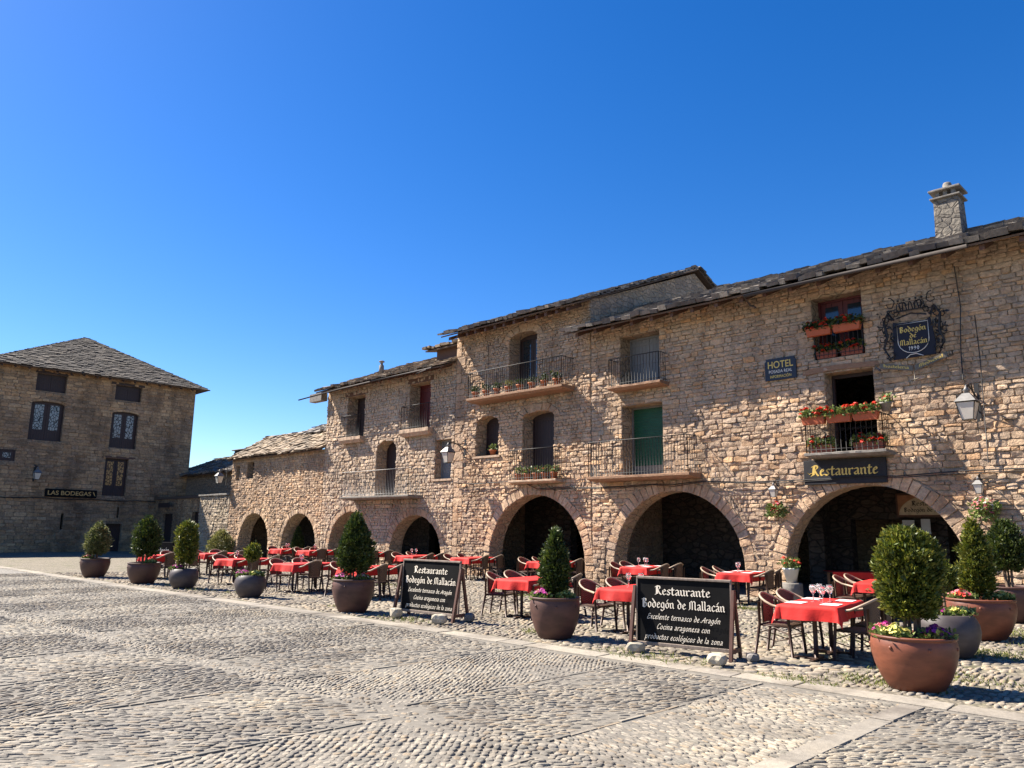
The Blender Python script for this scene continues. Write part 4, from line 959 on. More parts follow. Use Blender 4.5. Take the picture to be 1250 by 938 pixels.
# framed sign and papers inside the wide arch
sg = thing('arch_sign', 'framed cream sign hanging inside the wide right arch with dark gothic words', 'sign', (-7.2, 24.1, 2.28))
b = MB(); b.bbox((-.92, -.05, -.03), (.92, .05, .66), .01); b.build('frame', M_['wood'], sg)
b = MB(); b.box((-.86, -.06, .03), (.86, -.051, .60)); b.build('panel', plain('orange_panel', (.42,.20,.10), .7), sg)
b = MB(); vs = [(.84*math.cos(a), -.064, .04 + .54*math.sin(a)) for a in np.linspace(0, math.pi, 24)]; b.add(vs, [list(range(24))]); b.build('arched_panel', plain('cream_paint', (.62,.50,.33), .7), sg)
b = MB(); T = lambda z: (lambda a, c, e: Vector((a, -.065 - e, z + c))); pen_text(b, 'Restaurante', T(.30), .09, width=.95); pen_text(b, 'Bodegón de Mallacán', T(.12), .085, width=1.4); b.build('lettering', M_['wood_dark'], sg)
for x, z, l in ((-7.95, 1.75, 'white menu sheet pinned in the dark under the framed arch sign, left one'), (-7.45, 1.78, 'narrow pale notice in the dark under the framed arch sign, right one')):
    b = MB(); b.box((x, 23.96, z), (x + (.32 if x < -7.6 else .24), 23.985, z+.42)); tag(b.build('menu_sheet', plain('paper', (.62,.6,.56), .8, var=.05)), l, 'notice')

# ------------------------------------------------------------------ lanterns
M_['lampglass'] = plain('frosted_glass', (.55,.50,.42), .25, var=.12, sc=3)
def lantern(loc, s, label, wall_off, name='wall_lantern', up=.5, post=True, rotz=0):
    t_ = thing(name, label, 'lantern', loc, rotz)               # base = bottom of the glass body
    g_ = MB(); v0 = [(-.11*s, -.11*s), (.11*s, -.11*s), (.11*s, .11*s), (-.11*s, .11*s)]; v1 = [(x*1.75, y*1.75) for x, y in v0]
    g_.add([(x, y, 0) for x, y in v0] + [(x, y, .40*s) for x, y in v1], [(0,1,5,4),(1,2,6,5),(2,3,7,6),(3,0,4,7),(0,3,2,1)]); g_.build('glass_body', M_['lampglass'], t_)
    f = MB()
    for (x, y), (X, Y) in zip(v0, v1): f.tube([(x, y, 0), (X, Y, .40*s)], .012*s, 5)
    f.tube([(x, y, 0) for x, y in v0], .012*s, 5, closed=True); f.tube([(x, y, .4*s) for x, y in v1], .018*s, 5, closed=True); f.build('frame', M_['iron'], t_)
    rf = MB(); v2 = [(x*2.0, y*2.0, .41*s) for x, y in v0]; v3 = [(x*.7, y*.7, .60*s) for x, y in v0]
    rf.add(v2 + v3, [(0,1,5,4),(1,2,6,5),(2,3,7,6),(3,0,4,7),(4,5,6,7),(3,2,1,0)]); rf.lathe([(.07*s, .60*s), (.05*s, .66*s), (.075*s, .68*s), (.03*s, .74*s), (.01*s, .8*s)], 8)
    rf.build('hood', M_['iron_grey'], t_)
    k = MB(); w_ = wall_off
    k.tube([(0, 0, .75*s), (0, 0, up+.25*s), (0, w_*.3, up+.32*s), (0, w_, up+.1*s)], .016*s+.004, 6); k.tube([(0, 0, .78*s), (0, w_*.5, .9*s), (0, w_, .25*s)], .012*s+.003, 6)
    k.box((-.05*s, w_-.02, -.1*s), (.05*s, w_, up+.45*s)); k.build('bracket', M_['iron'], t_)
    return t_
lantern((-4.86, 19.45, 4.32), 1.0, 'big white glass street lantern on an iron bracket right of the iron coat of arms', .88)
lantern((-22.92, 19.45, 4.28), 1.0, 'white glass street lantern on the corner of the flowerpot house beside louvred window', .88)
lantern((-9.9, 20.05, 2.72), .5, 'small wall lamp above the hanging flowers left of the wide right arch', .29, up=.25)
lantern((-4.95, 20.05, 2.70), .5, 'small wall lamp above the hanging flowers at the right end of the arch', .29, up=.25)
lantern((-54.35, 13.1, 4.42), 1.0, 'dark iron lantern on the shaded wall above the LAS BODEGAS board', .73, rotz=R_(90))
lantern((-43.9, 19.9, 4.2), 1.0, 'white street lantern at the far left corner of the low arcaded house', .44)

# cables across the facades
b = MB(); r = random.Random(5)
pts = [(-23.4, 20.2, 3.55)]; x = -23.4
while x < 5.5: x += r.uniform(.8, 1.4); pts.append((x, 20.22, 3.2 + r.uniform(-.05, .05) + (.25 if x < -19 else 0)))
b.tube(pts, .016, 5); b.tube([(p[0], p[1]-.03, p[2]-.04+r.uniform(-.02, .02)) for p in pts[4:]], .011, 4)
b.tube([(-5.05, 20.24, 8.2), (-5.0, 20.24, 7.2), (-5.08, 20.24, 6.2), (-5.1, 20.24, 5.4)], .014, 5); b.tube([(-4.72, 20.24, 6.9), (-4.7, 20.24, 5.8), (-4.75, 20.24, 3.4)], .012, 5)
tag(b.build('cable', M_['iron']), 'dark electric cables running along the facade just above the arches', 'cable')
b = MB(); b.tube([(-54.98, y, 3.32 + .03*math.sin(y*2)) for y in np.arange(10.2, 22.6, .7)], .03, 5); tag(b.build('cable', M_['iron']), 'dark cable running under the LAS BODEGAS board on the shaded building', 'cable')

# ------------------------------------------------------------------ plants
def leaves_mesh(centres, dirs, size, k, rr, ratio=2.4, spread=.8):
    """k small pointed leaves fanned at each centre -> V,F"""
    g_ = np.random.default_rng(rr); N = len(centres); C = np.repeat(centres, k, 0); D = np.repeat(dirs, k, 0) + g_.normal(0, spread, (N*k, 3)) * .6
    D /= np.linalg.norm(D, axis=1)[:, None]; Q = g_.normal(0, 1, (N*k, 3)); Pp = np.cross(D, Q); Pp /= np.linalg.norm(Pp, axis=1)[:, None] + 1e-9
    s = (size * g_.uniform(.6, 1.3, N*k))[:, None]; C = C + g_.normal(0, size*.3, (N*k, 3))
    V = np.stack([C, C + D*s*.5 + Pp*s/ratio*.5, C + D*s, C + D*s*.5 - Pp*s/ratio*.5], 1).reshape(-1, 3)
    return V, np.arange(N*k*4).reshape(-1, 4)
def crown(prof, n, size, seed, wob=.24, thick=.38):
    """points in the outer shell of a lumpy crown; prof: list of (height, radius)"""
    g_ = np.random.default_rng(seed); z0, z1 = prof[0][0], prof[-1][0]; P_, D_ = [], []
    zs = [p[0] for p in prof]; rs = [p[1] for p in prof]; rm = max(rs); so = Vector((seed*3.7, seed*1.3, 0))
    while len(P_) < n:
        z = g_.uniform(z0, z1); a = g_.uniform(0, 6.283); R0 = np.interp(z, zs, rs)
        if g_.random() > R0 / rm: continue
        q0 = Vector((R0*math.cos(a), R0*math.sin(a), z)); f1 = mnoise.noise(q0*4.2/ (rm/.4) + so); f2 = mnoise.noise(q0*10/(rm/.4) - so)
        R1 = R0 * (1 + wob*1.1*f1 + wob*.9*f2)
        if f2 < -.22 and g_.random() < .8: R1 *= .72
        q = R1 * (1 - thick * g_.random() ** 2.0) * (g_.uniform(1.05, 1.22) if g_.random() < .05 else 1); P_.append((q*math.cos(a), q*math.sin(a), z + .06*f1))
        up = (z - z0) / (z1 - z0); D_.append((math.cos(a), math.sin(a), .35 + up*1.1))
    D_ = np.array(D_); return np.array(P_), D_ / np.linalg.norm(D_, axis=1)[:, None]
def shrub(loc, prof, trunk_h, n, size, seed, label, mat='leaf', stems=3, group=None, name='potted_shrub', ratio=2.6, k=5, cat='shrub'):
    t_ = thing(name, label, cat, loc, 0, group)
    prof = [(z * .95, r_ * .84) for z, r_ in prof]
    P_, D_ = crown([(z + trunk_h, r_) for z, r_ in prof], n, size, seed)
    V, F = leaves_mesh(P_, D_, size*1.25, k, seed, ratio)
    # added inner filler of larger leaves so that light does not pass straight through
    P2, D2 = crown([(z*.92 + trunk_h + .03, r_*.62) for z, r_ in prof], int(n*.35), size, seed+5, thick=.6)
    V2, F2 = leaves_mesh(P2, D2, size*1.7, 3, seed+9, 1.8)
    o = fast_mesh('crown', np.concatenate([V, V2]), np.concatenate([F, F2 + len(V)]), 4, [M_[mat]], smooth=False); o.parent = t_
    b = MB(); r = random.Random(seed); H = prof[-1][0]
    for i in range(stems):
        a = 6.28*i/stems + r.uniform(0, 1); q = .05 if stems > 1 else 0
        b.tube([(q*math.cos(a), q*math.sin(a), -.08), (q*1.5*math.cos(a)+r.uniform(-.02,.02), q*1.5*math.sin(a), trunk_h*.6), (q*2.2*math.cos(a), q*2.2*math.sin(a), trunk_h+H*.5)], [.026, .022, .012] if stems > 1 else [.022, .02, .012], 6)
    b.build('trunk', M_['bark'], t_); return t_
def petals(cx, cy, cz, rad, n, size, seed, flat=.5):
    g_ = np.random.default_rng(seed); V = []; F = []
    for i in range(n):
        a, q = g_.uniform(0, 6.28), rad * math.sqrt(g_.random()); z = cz + (rad - q) * flat + g_.uniform(-.01, .015); x, y = cx + q*math.cos(a), cy + q*math.sin(a)
        nz = np.array([math.cos(a)*.6 + g_.normal(0, .25), math.sin(a)*.6 + g_.normal(0, .25), 1.0]); nz /= np.linalg.norm(nz); u = np.cross(nz, [0, 1, .1]); u /= np.linalg.norm(u); v = np.cross(nz, u)
        s = size * g_.uniform(.7, 1.2)
        for k in range(5):
            a2 = 6.283*k/5 + a; d1 = u*math.cos(a2) + v*math.sin(a2); d2 = -u*math.sin(a2) + v*math.cos(a2); c = np.array([x, y, z])
            V += [c, c + d1*s*.6 + d2*s*.42 + nz*s*.15, c + d1*s + nz*s*.1, c + d1*s*.6 - d2*s*.42 + nz*s*.15]; F.append([len(V)-4+i_ for i_ in range(4)])
    return np.array(V), np.array(F)
def flowers(loc, rad, mats, seed, label, n=34, size=.026, name='flower_clump', leafn=60, leafm='leaf_ger', flat=.5, group=None, sx=1.0, trail=0.0):
    """mats: flower colours; one clump = one thing with foliage and blooms"""
    t_ = thing(name, label, 'flowers', loc, 0, group); g_ = np.random.default_rng(seed)
    a = g_.uniform(0, 6.28, leafn); q = rad*1.05*np.sqrt(g_.random(leafn)); C = np.stack([q*np.cos(a)*sx, q*np.sin(a), g_.uniform(-.02, rad*flat*.6, leafn) - trail*g_.random(leafn)], 1); D = C + np.array([0, 0, rad*.8]); D /= np.linalg.norm(D, axis=1)[:, None]
    V, F = leaves_mesh(C, D, size*2.2, 3, seed, 1.5); o = fast_mesh('foliage', V, F, 4, [M_[leafm]], smooth=False); o.parent = t_
    for i, m_ in enumerate(mats):
        V, F = petals(0, 0, rad*flat*.3+.035, rad, max(4, n // len(mats)), size, seed*7 + i, flat); V[:, 0] *= sx
        if trail: V[:, 2] -= trail * np.repeat(g_.random(len(V)//20 + 1), 20)[:len(V)]
        o = fast_mesh('blooms', V, F, 4, [M_[m_]], smooth=False); o.parent = t_; o['kind'] = 'stuff'
    return t_
M_['pot_terra'] = plain('terracotta_planter', (0.156,0.048,0.024), .5, var=.38, sc=3.5, bd=.006, stretch=(1, 1, 2.5))
M_['pot_brown'] = plain('brown_planter', (.08,.036,.027), .6, var=.38, sc=3, bd=.005, stretch=(1, 1, 2.5))
M_['pot_grey'] = plain('grey_planter', (.06,.047,.046), .55, var=.38, sc=3, bd=.004, stretch=(1, 1, 2.5))
M_['pot_dark'] = plain('dark_rust_planter', (.075,.037,.027), .6, var=.3, sc=3, bd=.004)
def planter(loc, R0, H, mat, kind, label, seed):
    t_ = thing('planter', label, 'planter', loc, seed*.7)
    if kind == 'tub': pr = [(.60, 0), (.66, .04), (.80, .22), (.92, .45), (.985, .66), (1.0, .80), (.97, .92), (.955, .94), (1.0, .95), (1.01, .985), (.99, 1.0), (.90, 1.0), (.89, .95), (.90, .88)]
    else: pr = [(.58, 0), (.66, .03), (.84, .2), (.96, .42), (1.0, .60), (.97, .78), (.88, .92), (.80, .985), (.78, 1.0), (.70, 1.0), (.69, .96), (.72, .9)]
    b = MB(); b.lathe([(r_*R0, z*H) for r_, z in pr], 40, jit=.006, cap=False); b.lathe([(.55*R0, 0.002), (.0, .0)], 40, cap=False)
    if kind == 'tub':
        for k in range(7):
            a = 6.28*k/7; b.lathe([(.022, 0), (.02, .012), (.008, .02)], 8, c=(0, 0, 0)); n0 = len(b.v) - 24
            for i in range(24):
                x, y, z = b.v[n0+i]; rr = R0*.985 + z; b.v[n0+i] = (rr*math.cos(a) - y*math.sin(a), rr*math.sin(a) + y*math.cos(a), H*.80 + x)
    b.build('pot', M_[mat], t_)
    b = MB(); b.lathe([(.9*R0 if kind == 'tub' else .71*R0, .0), (.5*R0, .02), (0.001, .035)], 20, c=(0, 0, H*.90), cap=False); b.build('soil', M_['soil'], t_); return t_
def egg(h, r_): return [(0, r_*.45), (h*.12, r_*.85), (h*.35, r_), (h*.6, r_*.9), (h*.82, r_*.58), (h*.95, r_*.25), (h, .03)]
def cone(h, r_): return [(0, r_*.55), (h*.12, r_*.92), (h*.3, r_), (h*.6, r_*.78), (h*.85, r_*.42), (h*.96, r_*.2), (h, .02)]
def ball(r_): return [(r_*(1+math.sin(a)), r_*math.cos(a)*1.0) for a in np.linspace(-1.5, 1.5, 9)]
def colm(h, r_): return [(0, r_*.5), (h*.1, r_*.8), (h*.35, r_*.95), (h*.7, r_), (h*.88, r_*.8), (h*.97, r_*.4), (h, .05)]
fwd = Vector((-.7071, .7071, 0)); rgt = Vector((.7071, .7071, 0))
POTS = [ # base point, radius, height, material, kind, label of pot | shrub: kind, profile, trunk, leaves, size, material, stems, label | flowers
 ((-3.19,9.66), .46, .60, 'pot_terra', 'tub', 'largest terracotta tub at the right front with a bushy egg-shaped thuja', ('egg', colm(1.06,.385), .24, 4200, .045, 'leaf', 4, 'wide egg-shaped bright green thuja in the largest front terracotta tub')),
 ((-3.69,12.63), .43, .60, 'pot_grey', 'ball', 'grey rounded planter with magenta and yellow flowers, directly behind the front terracotta tub', ('ball', ball(.19), .40, 420, .045, 'leaf', 1, 'small clipped ball tree on a thin stem in the grey planter at the right')),
 ((-3.91,15.17), .56, .68, 'pot_terra', 'tub', 'wide terracotta tub with red and yellow flowers behind the grey planter at right', ('cone', cone(1.34,.30), .10, 1500, .055, 'leaf', 3, 'tall narrow thuja in the wide tub with red and yellow flowers')),
 ((-4.24,18.76), .55, .72, 'pot_brown', 'tub', 'brown tub cut by the right edge of the photo behind the others near the wall', ('egg', egg(1.1,.44), .36, 1300, .06, 'leaf_dark', 5, 'dark round-headed shrub with several stems at the far right near the wall')),
 ((-8.61,9.66), .415, .66, 'pot_brown', 'tub', 'brown tub with a slim cypress-like thuja between the two chalkboards', ('cone', cone(1.1,.26), .08, 1500, .05, 'leaf_dark', 2, 'slim pointed thuja between the two chalkboards')),
 ((-13.93,9.36), .44, .68, 'pot_brown', 'tub', 'brown tub with a conical thuja left of the smaller chalkboard', ('egg', cone(1.25,.41), .20, 2000, .055, 'leaf_dark', 3, 'full conical dark thuja just left of the smaller chalkboard')),
 ((-18.42,9.36), .375, .54, 'pot_grey', 'ball', 'grey ball-shaped planter holding the tiny round topiary, fourth from the left', ('ball', ball(.20), .38, 380, .05, 'leaf', 1, 'tiny round topiary ball in front of red tables, fourth plant from the left')),
 ((-22.04,9.21), .395, .54, 'pot_grey', 'ball', 'grey ball-shaped planter with a column shrub, third from the left', ('colm', colm(1.2,.32), .18, 1100, .06, 'leaf', 3, 'flat-topped column shrub, third plant from the left')),
 ((-24.49,9.02), .475, .62, 'pot_dark', 'tub', 'rusty brown tub, second from the left, beside a small wooden sign board', ('egg', egg(1.25,.45), .22, 1300, .06, 'leaf_dark', 4, 'broad dark green shrub, second plant from the left')),
 ((-28.3,8.84), .46, .62, 'pot_dark', 'tub', 'rusty brown tub standing alone at the far left of the plaza', ('egg', egg(1.1,.42), .16, 1000, .06, 'leaf_pale', 3, 'pale speckled round shrub, leftmost plant on the plaza')),
]
for i, (bp, R0, H, mat, kind, lab, (k_, prof, th_, n_, sz, lm, st, lab2)) in enumerate(POTS):
    c = Vector((bp[0], bp[1], .015)) + Vector((bp[0], bp[1], 0)).normalized() * R0 * .62; planter(c, R0, H, mat, kind, lab, i)
    if lm == 'leaf_pale': lm = 'leaf_var'; M_.setdefault('leaf_var', leaf_mat('variegated_leaf', [(.05,.07,.02), (.10,.12,.04), (.24,.24,.12), (.07,.09,.025)]))
    shrub(c + Vector((0, 0, H*.92)), prof, th_, n_, sz, 100 + i, lab2, lm, st)
def pf(i, ang, q, rad, mats, seed, lab, n=34, size=.026):
    bp, R0, H = POTS[i][:3]; c = Vector((bp[0], bp[1], .015)) + Vector((bp[0], bp[1], 0)).normalized() * R0 * .62; d = rgt * math.cos(R_(ang)) + fwd * math.sin(R_(ang))
    flowers(c + d * (R0 * q) + Vector((0, 0, H * .985)), rad*1.15, mats, seed, lab, int(n*1.5), size*1.15)
pf(0, 205, .62, .13, ['fl_yel'], 1, 'yellow flowers at the left front of the largest terracotta tub', 40)
pf(0, 160, .62, .13, ['fl_mag', 'fl_pink'], 2, 'pink flowers at the left rim of the largest terracotta tub', 40)
pf(0, 305, .58, .14, ['fl_mag', 'fl_purple'], 3, 'magenta flowers at the right front of the largest terracotta tub', 46)
pf(1, 190, .45, .16, ['fl_mag'], 4, 'magenta flowers in the grey planter behind the largest tub', 50)
pf(1, 340, .45, .14, ['fl_yel'], 5, 'yellow flowers in the grey planter behind the largest tub', 40)
pf(2, 190, .6, .17, ['fl_red', 'fl_pink'], 6, 'red flowers in the wide terracotta tub of the narrow thuja', 50, .03)
pf(2, 330, .6, .15, ['fl_yel'], 7, 'yellow flowers in the wide terracotta tub of the narrow thuja', 40, .03)
pf(4, 200, .55, .13, ['fl_mag', 'fl_pink', 'fl_purple'], 8, 'pink and purple flowers under the slim thuja between the chalkboards', 46)
pf(4, 320, .5, .12, ['fl_yel'], 9, 'pale yellow flowers under the slim thuja between the chalkboards', 36)
pf(5, 190, .55, .14, ['fl_mag'], 10, 'magenta flowers in the brown tub left of the smaller chalkboard', 40)
pf(5, 340, .5, .12, ['fl_pink', 'fl_white'], 11, 'pale pink flowers in the brown tub left of the smaller chalkboard', 30)
pf(6, 190, .5, .14, ['fl_mag'], 12, 'magenta flowers beside the tiny round topiary', 40, .03)
pf(6, 345, .45, .13, ['fl_yel'], 13, 'cream flowers beside the tiny round topiary', 34, .03)
pf(7, 200, .5, .13, ['fl_mag'], 14, 'magenta flowers in the third planter from the left', 30, .03)
pf(8, 340, .5, .12, ['fl_yel'], 15, 'cream flowers in the second tub from the left', 26, .03)
pf(9, 190, .5, .13, ['fl_pink'], 16, 'pink flowers in the leftmost tub on the plaza', 26, .03)
# plants by the wall
shrub((-42.6, 19.7, 0), egg(1.5, .75), .1, 700, .09, 301, 'pale yellow-green bush against the wall at the foot of the farthest arch', 'leaf_pale', 4, name='bush', cat='bush')
pl_ = planter((-36.35, 20.9, .03), .3, .45, 'pot_dark', 'tub', 'dark tub inside the second farthest arch', 7); shrub((-36.35, 20.9, .42), cone(1.3, .34), .05, 700, .06, 302, 'dark conical shrub standing inside the second farthest arch', 'leaf_dark', 2)
shrub((-37.9, 19.3, 0), egg(.7, .4), .05, 260, .09, 303, 'low pale plant on the pier between the two farthest arches', 'leaf_pale', 3, name='bush', cat='bush')
# flower baskets on the small lamps
flowers((-9.88, 20.12, 2.45), .2, ['fl_pink', 'fl_red'], 31, 'hanging pink flowers on the wall left of the wide right arch', 90, .04, 'hanging_flowers', 130, flat=.6, trail=.22)
flowers((-4.88, 20.08, 2.45), .26, ['fl_pink', 'fl_white'], 32, 'hanging pink and white flowers on the wall right of the wide right arch', 130, .042, 'hanging_flowers', 150, flat=.6, trail=.3)

# window boxes and pots on balconies
M_['box'] = plain('orange_terracotta', (.40,.095,.035), .7, var=.12)
M_['box_dark'] = plain('brown_terracotta', (.26,.075,.045), .75, var=.15)
def flower_box(loc, L, label, mat, seed, fl, n=50, leafn=230, size=.042, leafm='leaf_ger', rot=0):
    t_ = thing('flower_box', label, 'flower box', loc, rot)
    b = MB(); h = .17; w0, w1 = .065, .09
    b.add([(-L/2+.03, -w0, 0), (L/2-.03, -w0, 0), (L/2-.03, w0, 0), (-L/2+.03, w0, 0), (-L/2, -w1, h), (L/2, -w1, h), (L/2, w1, h), (-L/2, w1, h), (-L/2-.015, -w1-.015, h), (L/2+.015, -w1-.015, h), (L/2+.015, w1+.015, h), (-L/2-.015, w1+.015, h), (-L/2-.015, -w1-.015, h+.03), (L/2+.015, -w1-.015, h+.03), (L/2+.015, w1+.015, h+.03), (-L/2-.015, w1+.015, h+.03)],
          [(0,3,2,1)] + [(a+i, a+(i+1) % 4, a+4+(i+1) % 4, a+4+i) for a in (0, 4, 8) for i in range(4)] + [(12,13,14,15)]); b.build('trough', mat, t_)
    g_ = np.random.default_rng(seed); C = np.stack([g_.uniform(-L/2-.05, L/2+.05, leafn), g_.uniform(-.12, .1, leafn), g_.uniform(.14, .36, leafn)], 1); D = np.stack([g_.normal(0, .5, leafn), -np.abs(g_.normal(.3, .4, leafn)), g_.uniform(.2, 1, leafn)], 1); D /= np.linalg.norm(D, axis=1)[:, None]
    V, F = leaves_mesh(C, D, .07, 3, seed, 1.4); o = fast_mesh('foliage', V, F, 4, [M_[leafm]], smooth=False); o.parent = t_
    V0 = []; F0 = []
    for k in range(int(L / .05)):
        x = -L/2 + g_.uniform(0, L); V, F = petals(x, g_.uniform(-.17, .05), g_.uniform(.18, .42), .045, 9, size, seed*50+k, .8); F0.append(F + sum(len(v) for v in V0)); V0.append(V)
    o = fast_mesh('blooms', np.concatenate(V0), np.concatenate(F0), 4, [M_[fl]], smooth=False); o.parent = t_; o['kind'] = 'stuff'
    return t_
for j, (x, L) in enumerate(((-8.52, .62), (-7.86, .62), (-7.2, .62))):
    flower_box((x, 19.72, 4.56), L, '%s of the three orange geranium boxes hung on the scrolled balcony rail' % ('leftmost', 'middle', 'rightmost')[j], M_['box'], 40+j, 'fl_red')
flower_box((-8.45, 19.95, 3.83), .6, 'brown flower box standing on the left of the scrolled balcony floor', M_['box_dark'], 45, 'fl_red')
flower_box((-7.25, 19.95, 3.83), .75, 'brown flower box standing on the right of the scrolled balcony floor', M_['box_dark'], 46, 'fl_red')
flower_box((-8.42, 20.16, 7.02), .68, 'left orange geranium box hung across the red-framed top window', M_['box'], 47, 'fl_red', leafm='leaf_dark')
flower_box((-7.68, 20.16, 7.02), .72, 'right orange geranium box hung across the red-framed top window', M_['box'], 48, 'fl_red', leafm='leaf_dark')
flower_box((-8.35, 20.42, 6.42), .55, 'left brown trough at the foot of the red-framed top window', M_['box_dark'], 49, 'fl_red', leafm='leaf_dark')
flower_box((-7.68, 20.42, 6.42), .6, 'right brown trough at the foot of the red-framed top window', M_['box_dark'], 50, 'fl_red', leafm='leaf_dark')
def small_pot(loc, label, s, mat, seed, fl=None, group=None, leafm='leaf_ger'):
    t_ = thing('flowerpot', label, 'flowerpot', loc, 0, group); b = MB()
    b.lathe([(.085*s, 0), (.115*s, .16*s), (.13*s, .165*s), (.132*s, .2*s), (.11*s, .2*s), (.1*s, .17*s)], 12); b.build('pot', mat, t_)
    g_ = np.random.default_rng(seed); n = 34; C = np.stack([g_.normal(0, .07*s, n), g_.normal(0, .07*s, n), g_.uniform(.18, .36, n)*s], 1); D = np.stack([g_.normal(0, .6, n), g_.normal(0, .6, n), g_.uniform(.3, 1, n)], 1); D /= np.linalg.norm(D, axis=1)[:, None]
    V, F = leaves_mesh(C, D, .08*s, 3, seed, 1.6); o = fast_mesh('foliage', V, F, 4, [M_[leafm]], smooth=False); o.parent = t_
    if fl: V, F = petals(0, 0, .3*s, .11*s, 14, .026*s, seed, .6); o = fast_mesh('blooms', V, F, 4, [M_[fl]], smooth=False); o.parent = t_
ords = ['leftmost', 'second', 'third', 'fourth', 'fifth', 'sixth', 'seventh', 'rightmost']
for i in range(8):
    small_pot((-21.75 + i*.6, 19.76, 6.73), '%s of the eight red-brown pots along the highest long balcony' % (ords[i] if i in (0, 7) else ords[i] + ' from left'), .1 + 1.05, M_['terracotta'], 60+i, group='pots on the highest balcony', leafm='leaf_pale' if i == 3 else 'leaf_dark')
for i in range(5):
    small_pot((-19.65 + i*.43, 20.05, 3.51), '%s of the five geranium pots on the small balcony over the arch' % ('leftmost', 'second from left', 'middle', 'fourth from left', 'rightmost')[i], 1.15, M_['terracotta'], 70+i, 'fl_red', group='geranium pots on the small balcony')
small_pot((-21.55, 20.55, 4.55), 'orange pot with green plant on the sill of the small arched window', 1.15, M_['terracotta'], 80)
small_pot((-6.75, 19.85, 4.75), 'small red geranium at the right end of the scrolled balcony rail', 1.1, M_['cap'], 81, 'fl_red')
# geranium in a white bucket on a stone block, under the wide arch
b = MB(); b.lathe([(.27, 0), (.28, .05), (.275, .42), (.25, .45), (.05, .455)], 24, jit=.01); tag(b.build('stone_drum', M_['cap']), 'pale round stone block at the left foot of the wide right arch', 'stone block').location = (-9.55, 20.1, .02)
t_ = thing('flower_bucket', 'whitewashed bucket of red geraniums on the round stone block', 'flowerpot', (-9.55, 20.1, .475)); b = MB(); b.lathe([(.12, 0), (.2, .33), (.215, .34), (.21, .37), (.18, .37), (.17, .3)], 18); b.build('bucket', M_['white'], t_)
g_ = np.random.default_rng(5); n = 70; C = np.stack([g_.normal(0, .13, n), g_.normal(0, .13, n), g_.uniform(.34, .6, n)], 1); D = np.stack([g_.normal(0, .6, n), g_.normal(0, .6, n), g_.uniform(.3, 1, n)], 1); D /= np.linalg.norm(D, axis=1)[:, None]
V, F = leaves_mesh(C, D, .09, 3, 4, 1.5); fast_mesh('foliage', V, F, 4, [M_['leaf_ger']], smooth=False).parent = t_
VV = [petals(x, y, z, .06, 12, .032, 9+i, .8) for i, (x, y, z) in enumerate(((-.16, -.05, .62), (-.05, .05, .58), (.14, -.05, .55), (.22, .0, .5), (-.1, -.1, .5)))]; off_ = 0; FF = []
for V, F in VV: FF.append(F + off_); off_ += len(V)
fast_mesh('blooms', np.concatenate([v[0] for v in VV]), np.concatenate(FF), 4, [M_['fl_red']], smooth=False).parent = t_

# ------------------------------------------------------------------ tables, cloths, chairs, glasses
M_['cloth'] = plain('red_tablecloth', (0.558,0.016,0.011), .75, var=.14, sc=2.2, bd=.02)
M_['tube_dark'] = plain('dark_brown_tube', (.045,.022,.015), .45, .2)
M_['cane'] = plain('bamboo_rim', (0.336,0.248,0.168), .5, var=.15, sc=20)
m, t, P = nodes('woven_wicker'); co = coords(t, (60, 60, 60)); wv = nn(t, 'ShaderNodeTexWave', Scale=1.4, Distortion=2.0); t.links.new(co, wv.inputs[0])
rp = ramp(t, [(.2, (.04,.021,.013)), (.7, (.14,.078,.047))]); t.links.new(wv.outputs[0], rp.inputs[0]); t.links.new(rp.outputs[0], P.inputs['Base Color']); P.inputs['Roughness'].default_value = .6; bump(t, P, wv.outputs[0], .6, .005); M_['wicker'] = m
m, t, P = nodes('clear_glass'); P.inputs['Transmission Weight'].default_value = .9; P.inputs['Roughness'].default_value = .03; P.inputs['Base Color'].default_value = (.95, .97, .97, 1); P.inputs['IOR'].default_value = 1.35; M_['glass'] = m
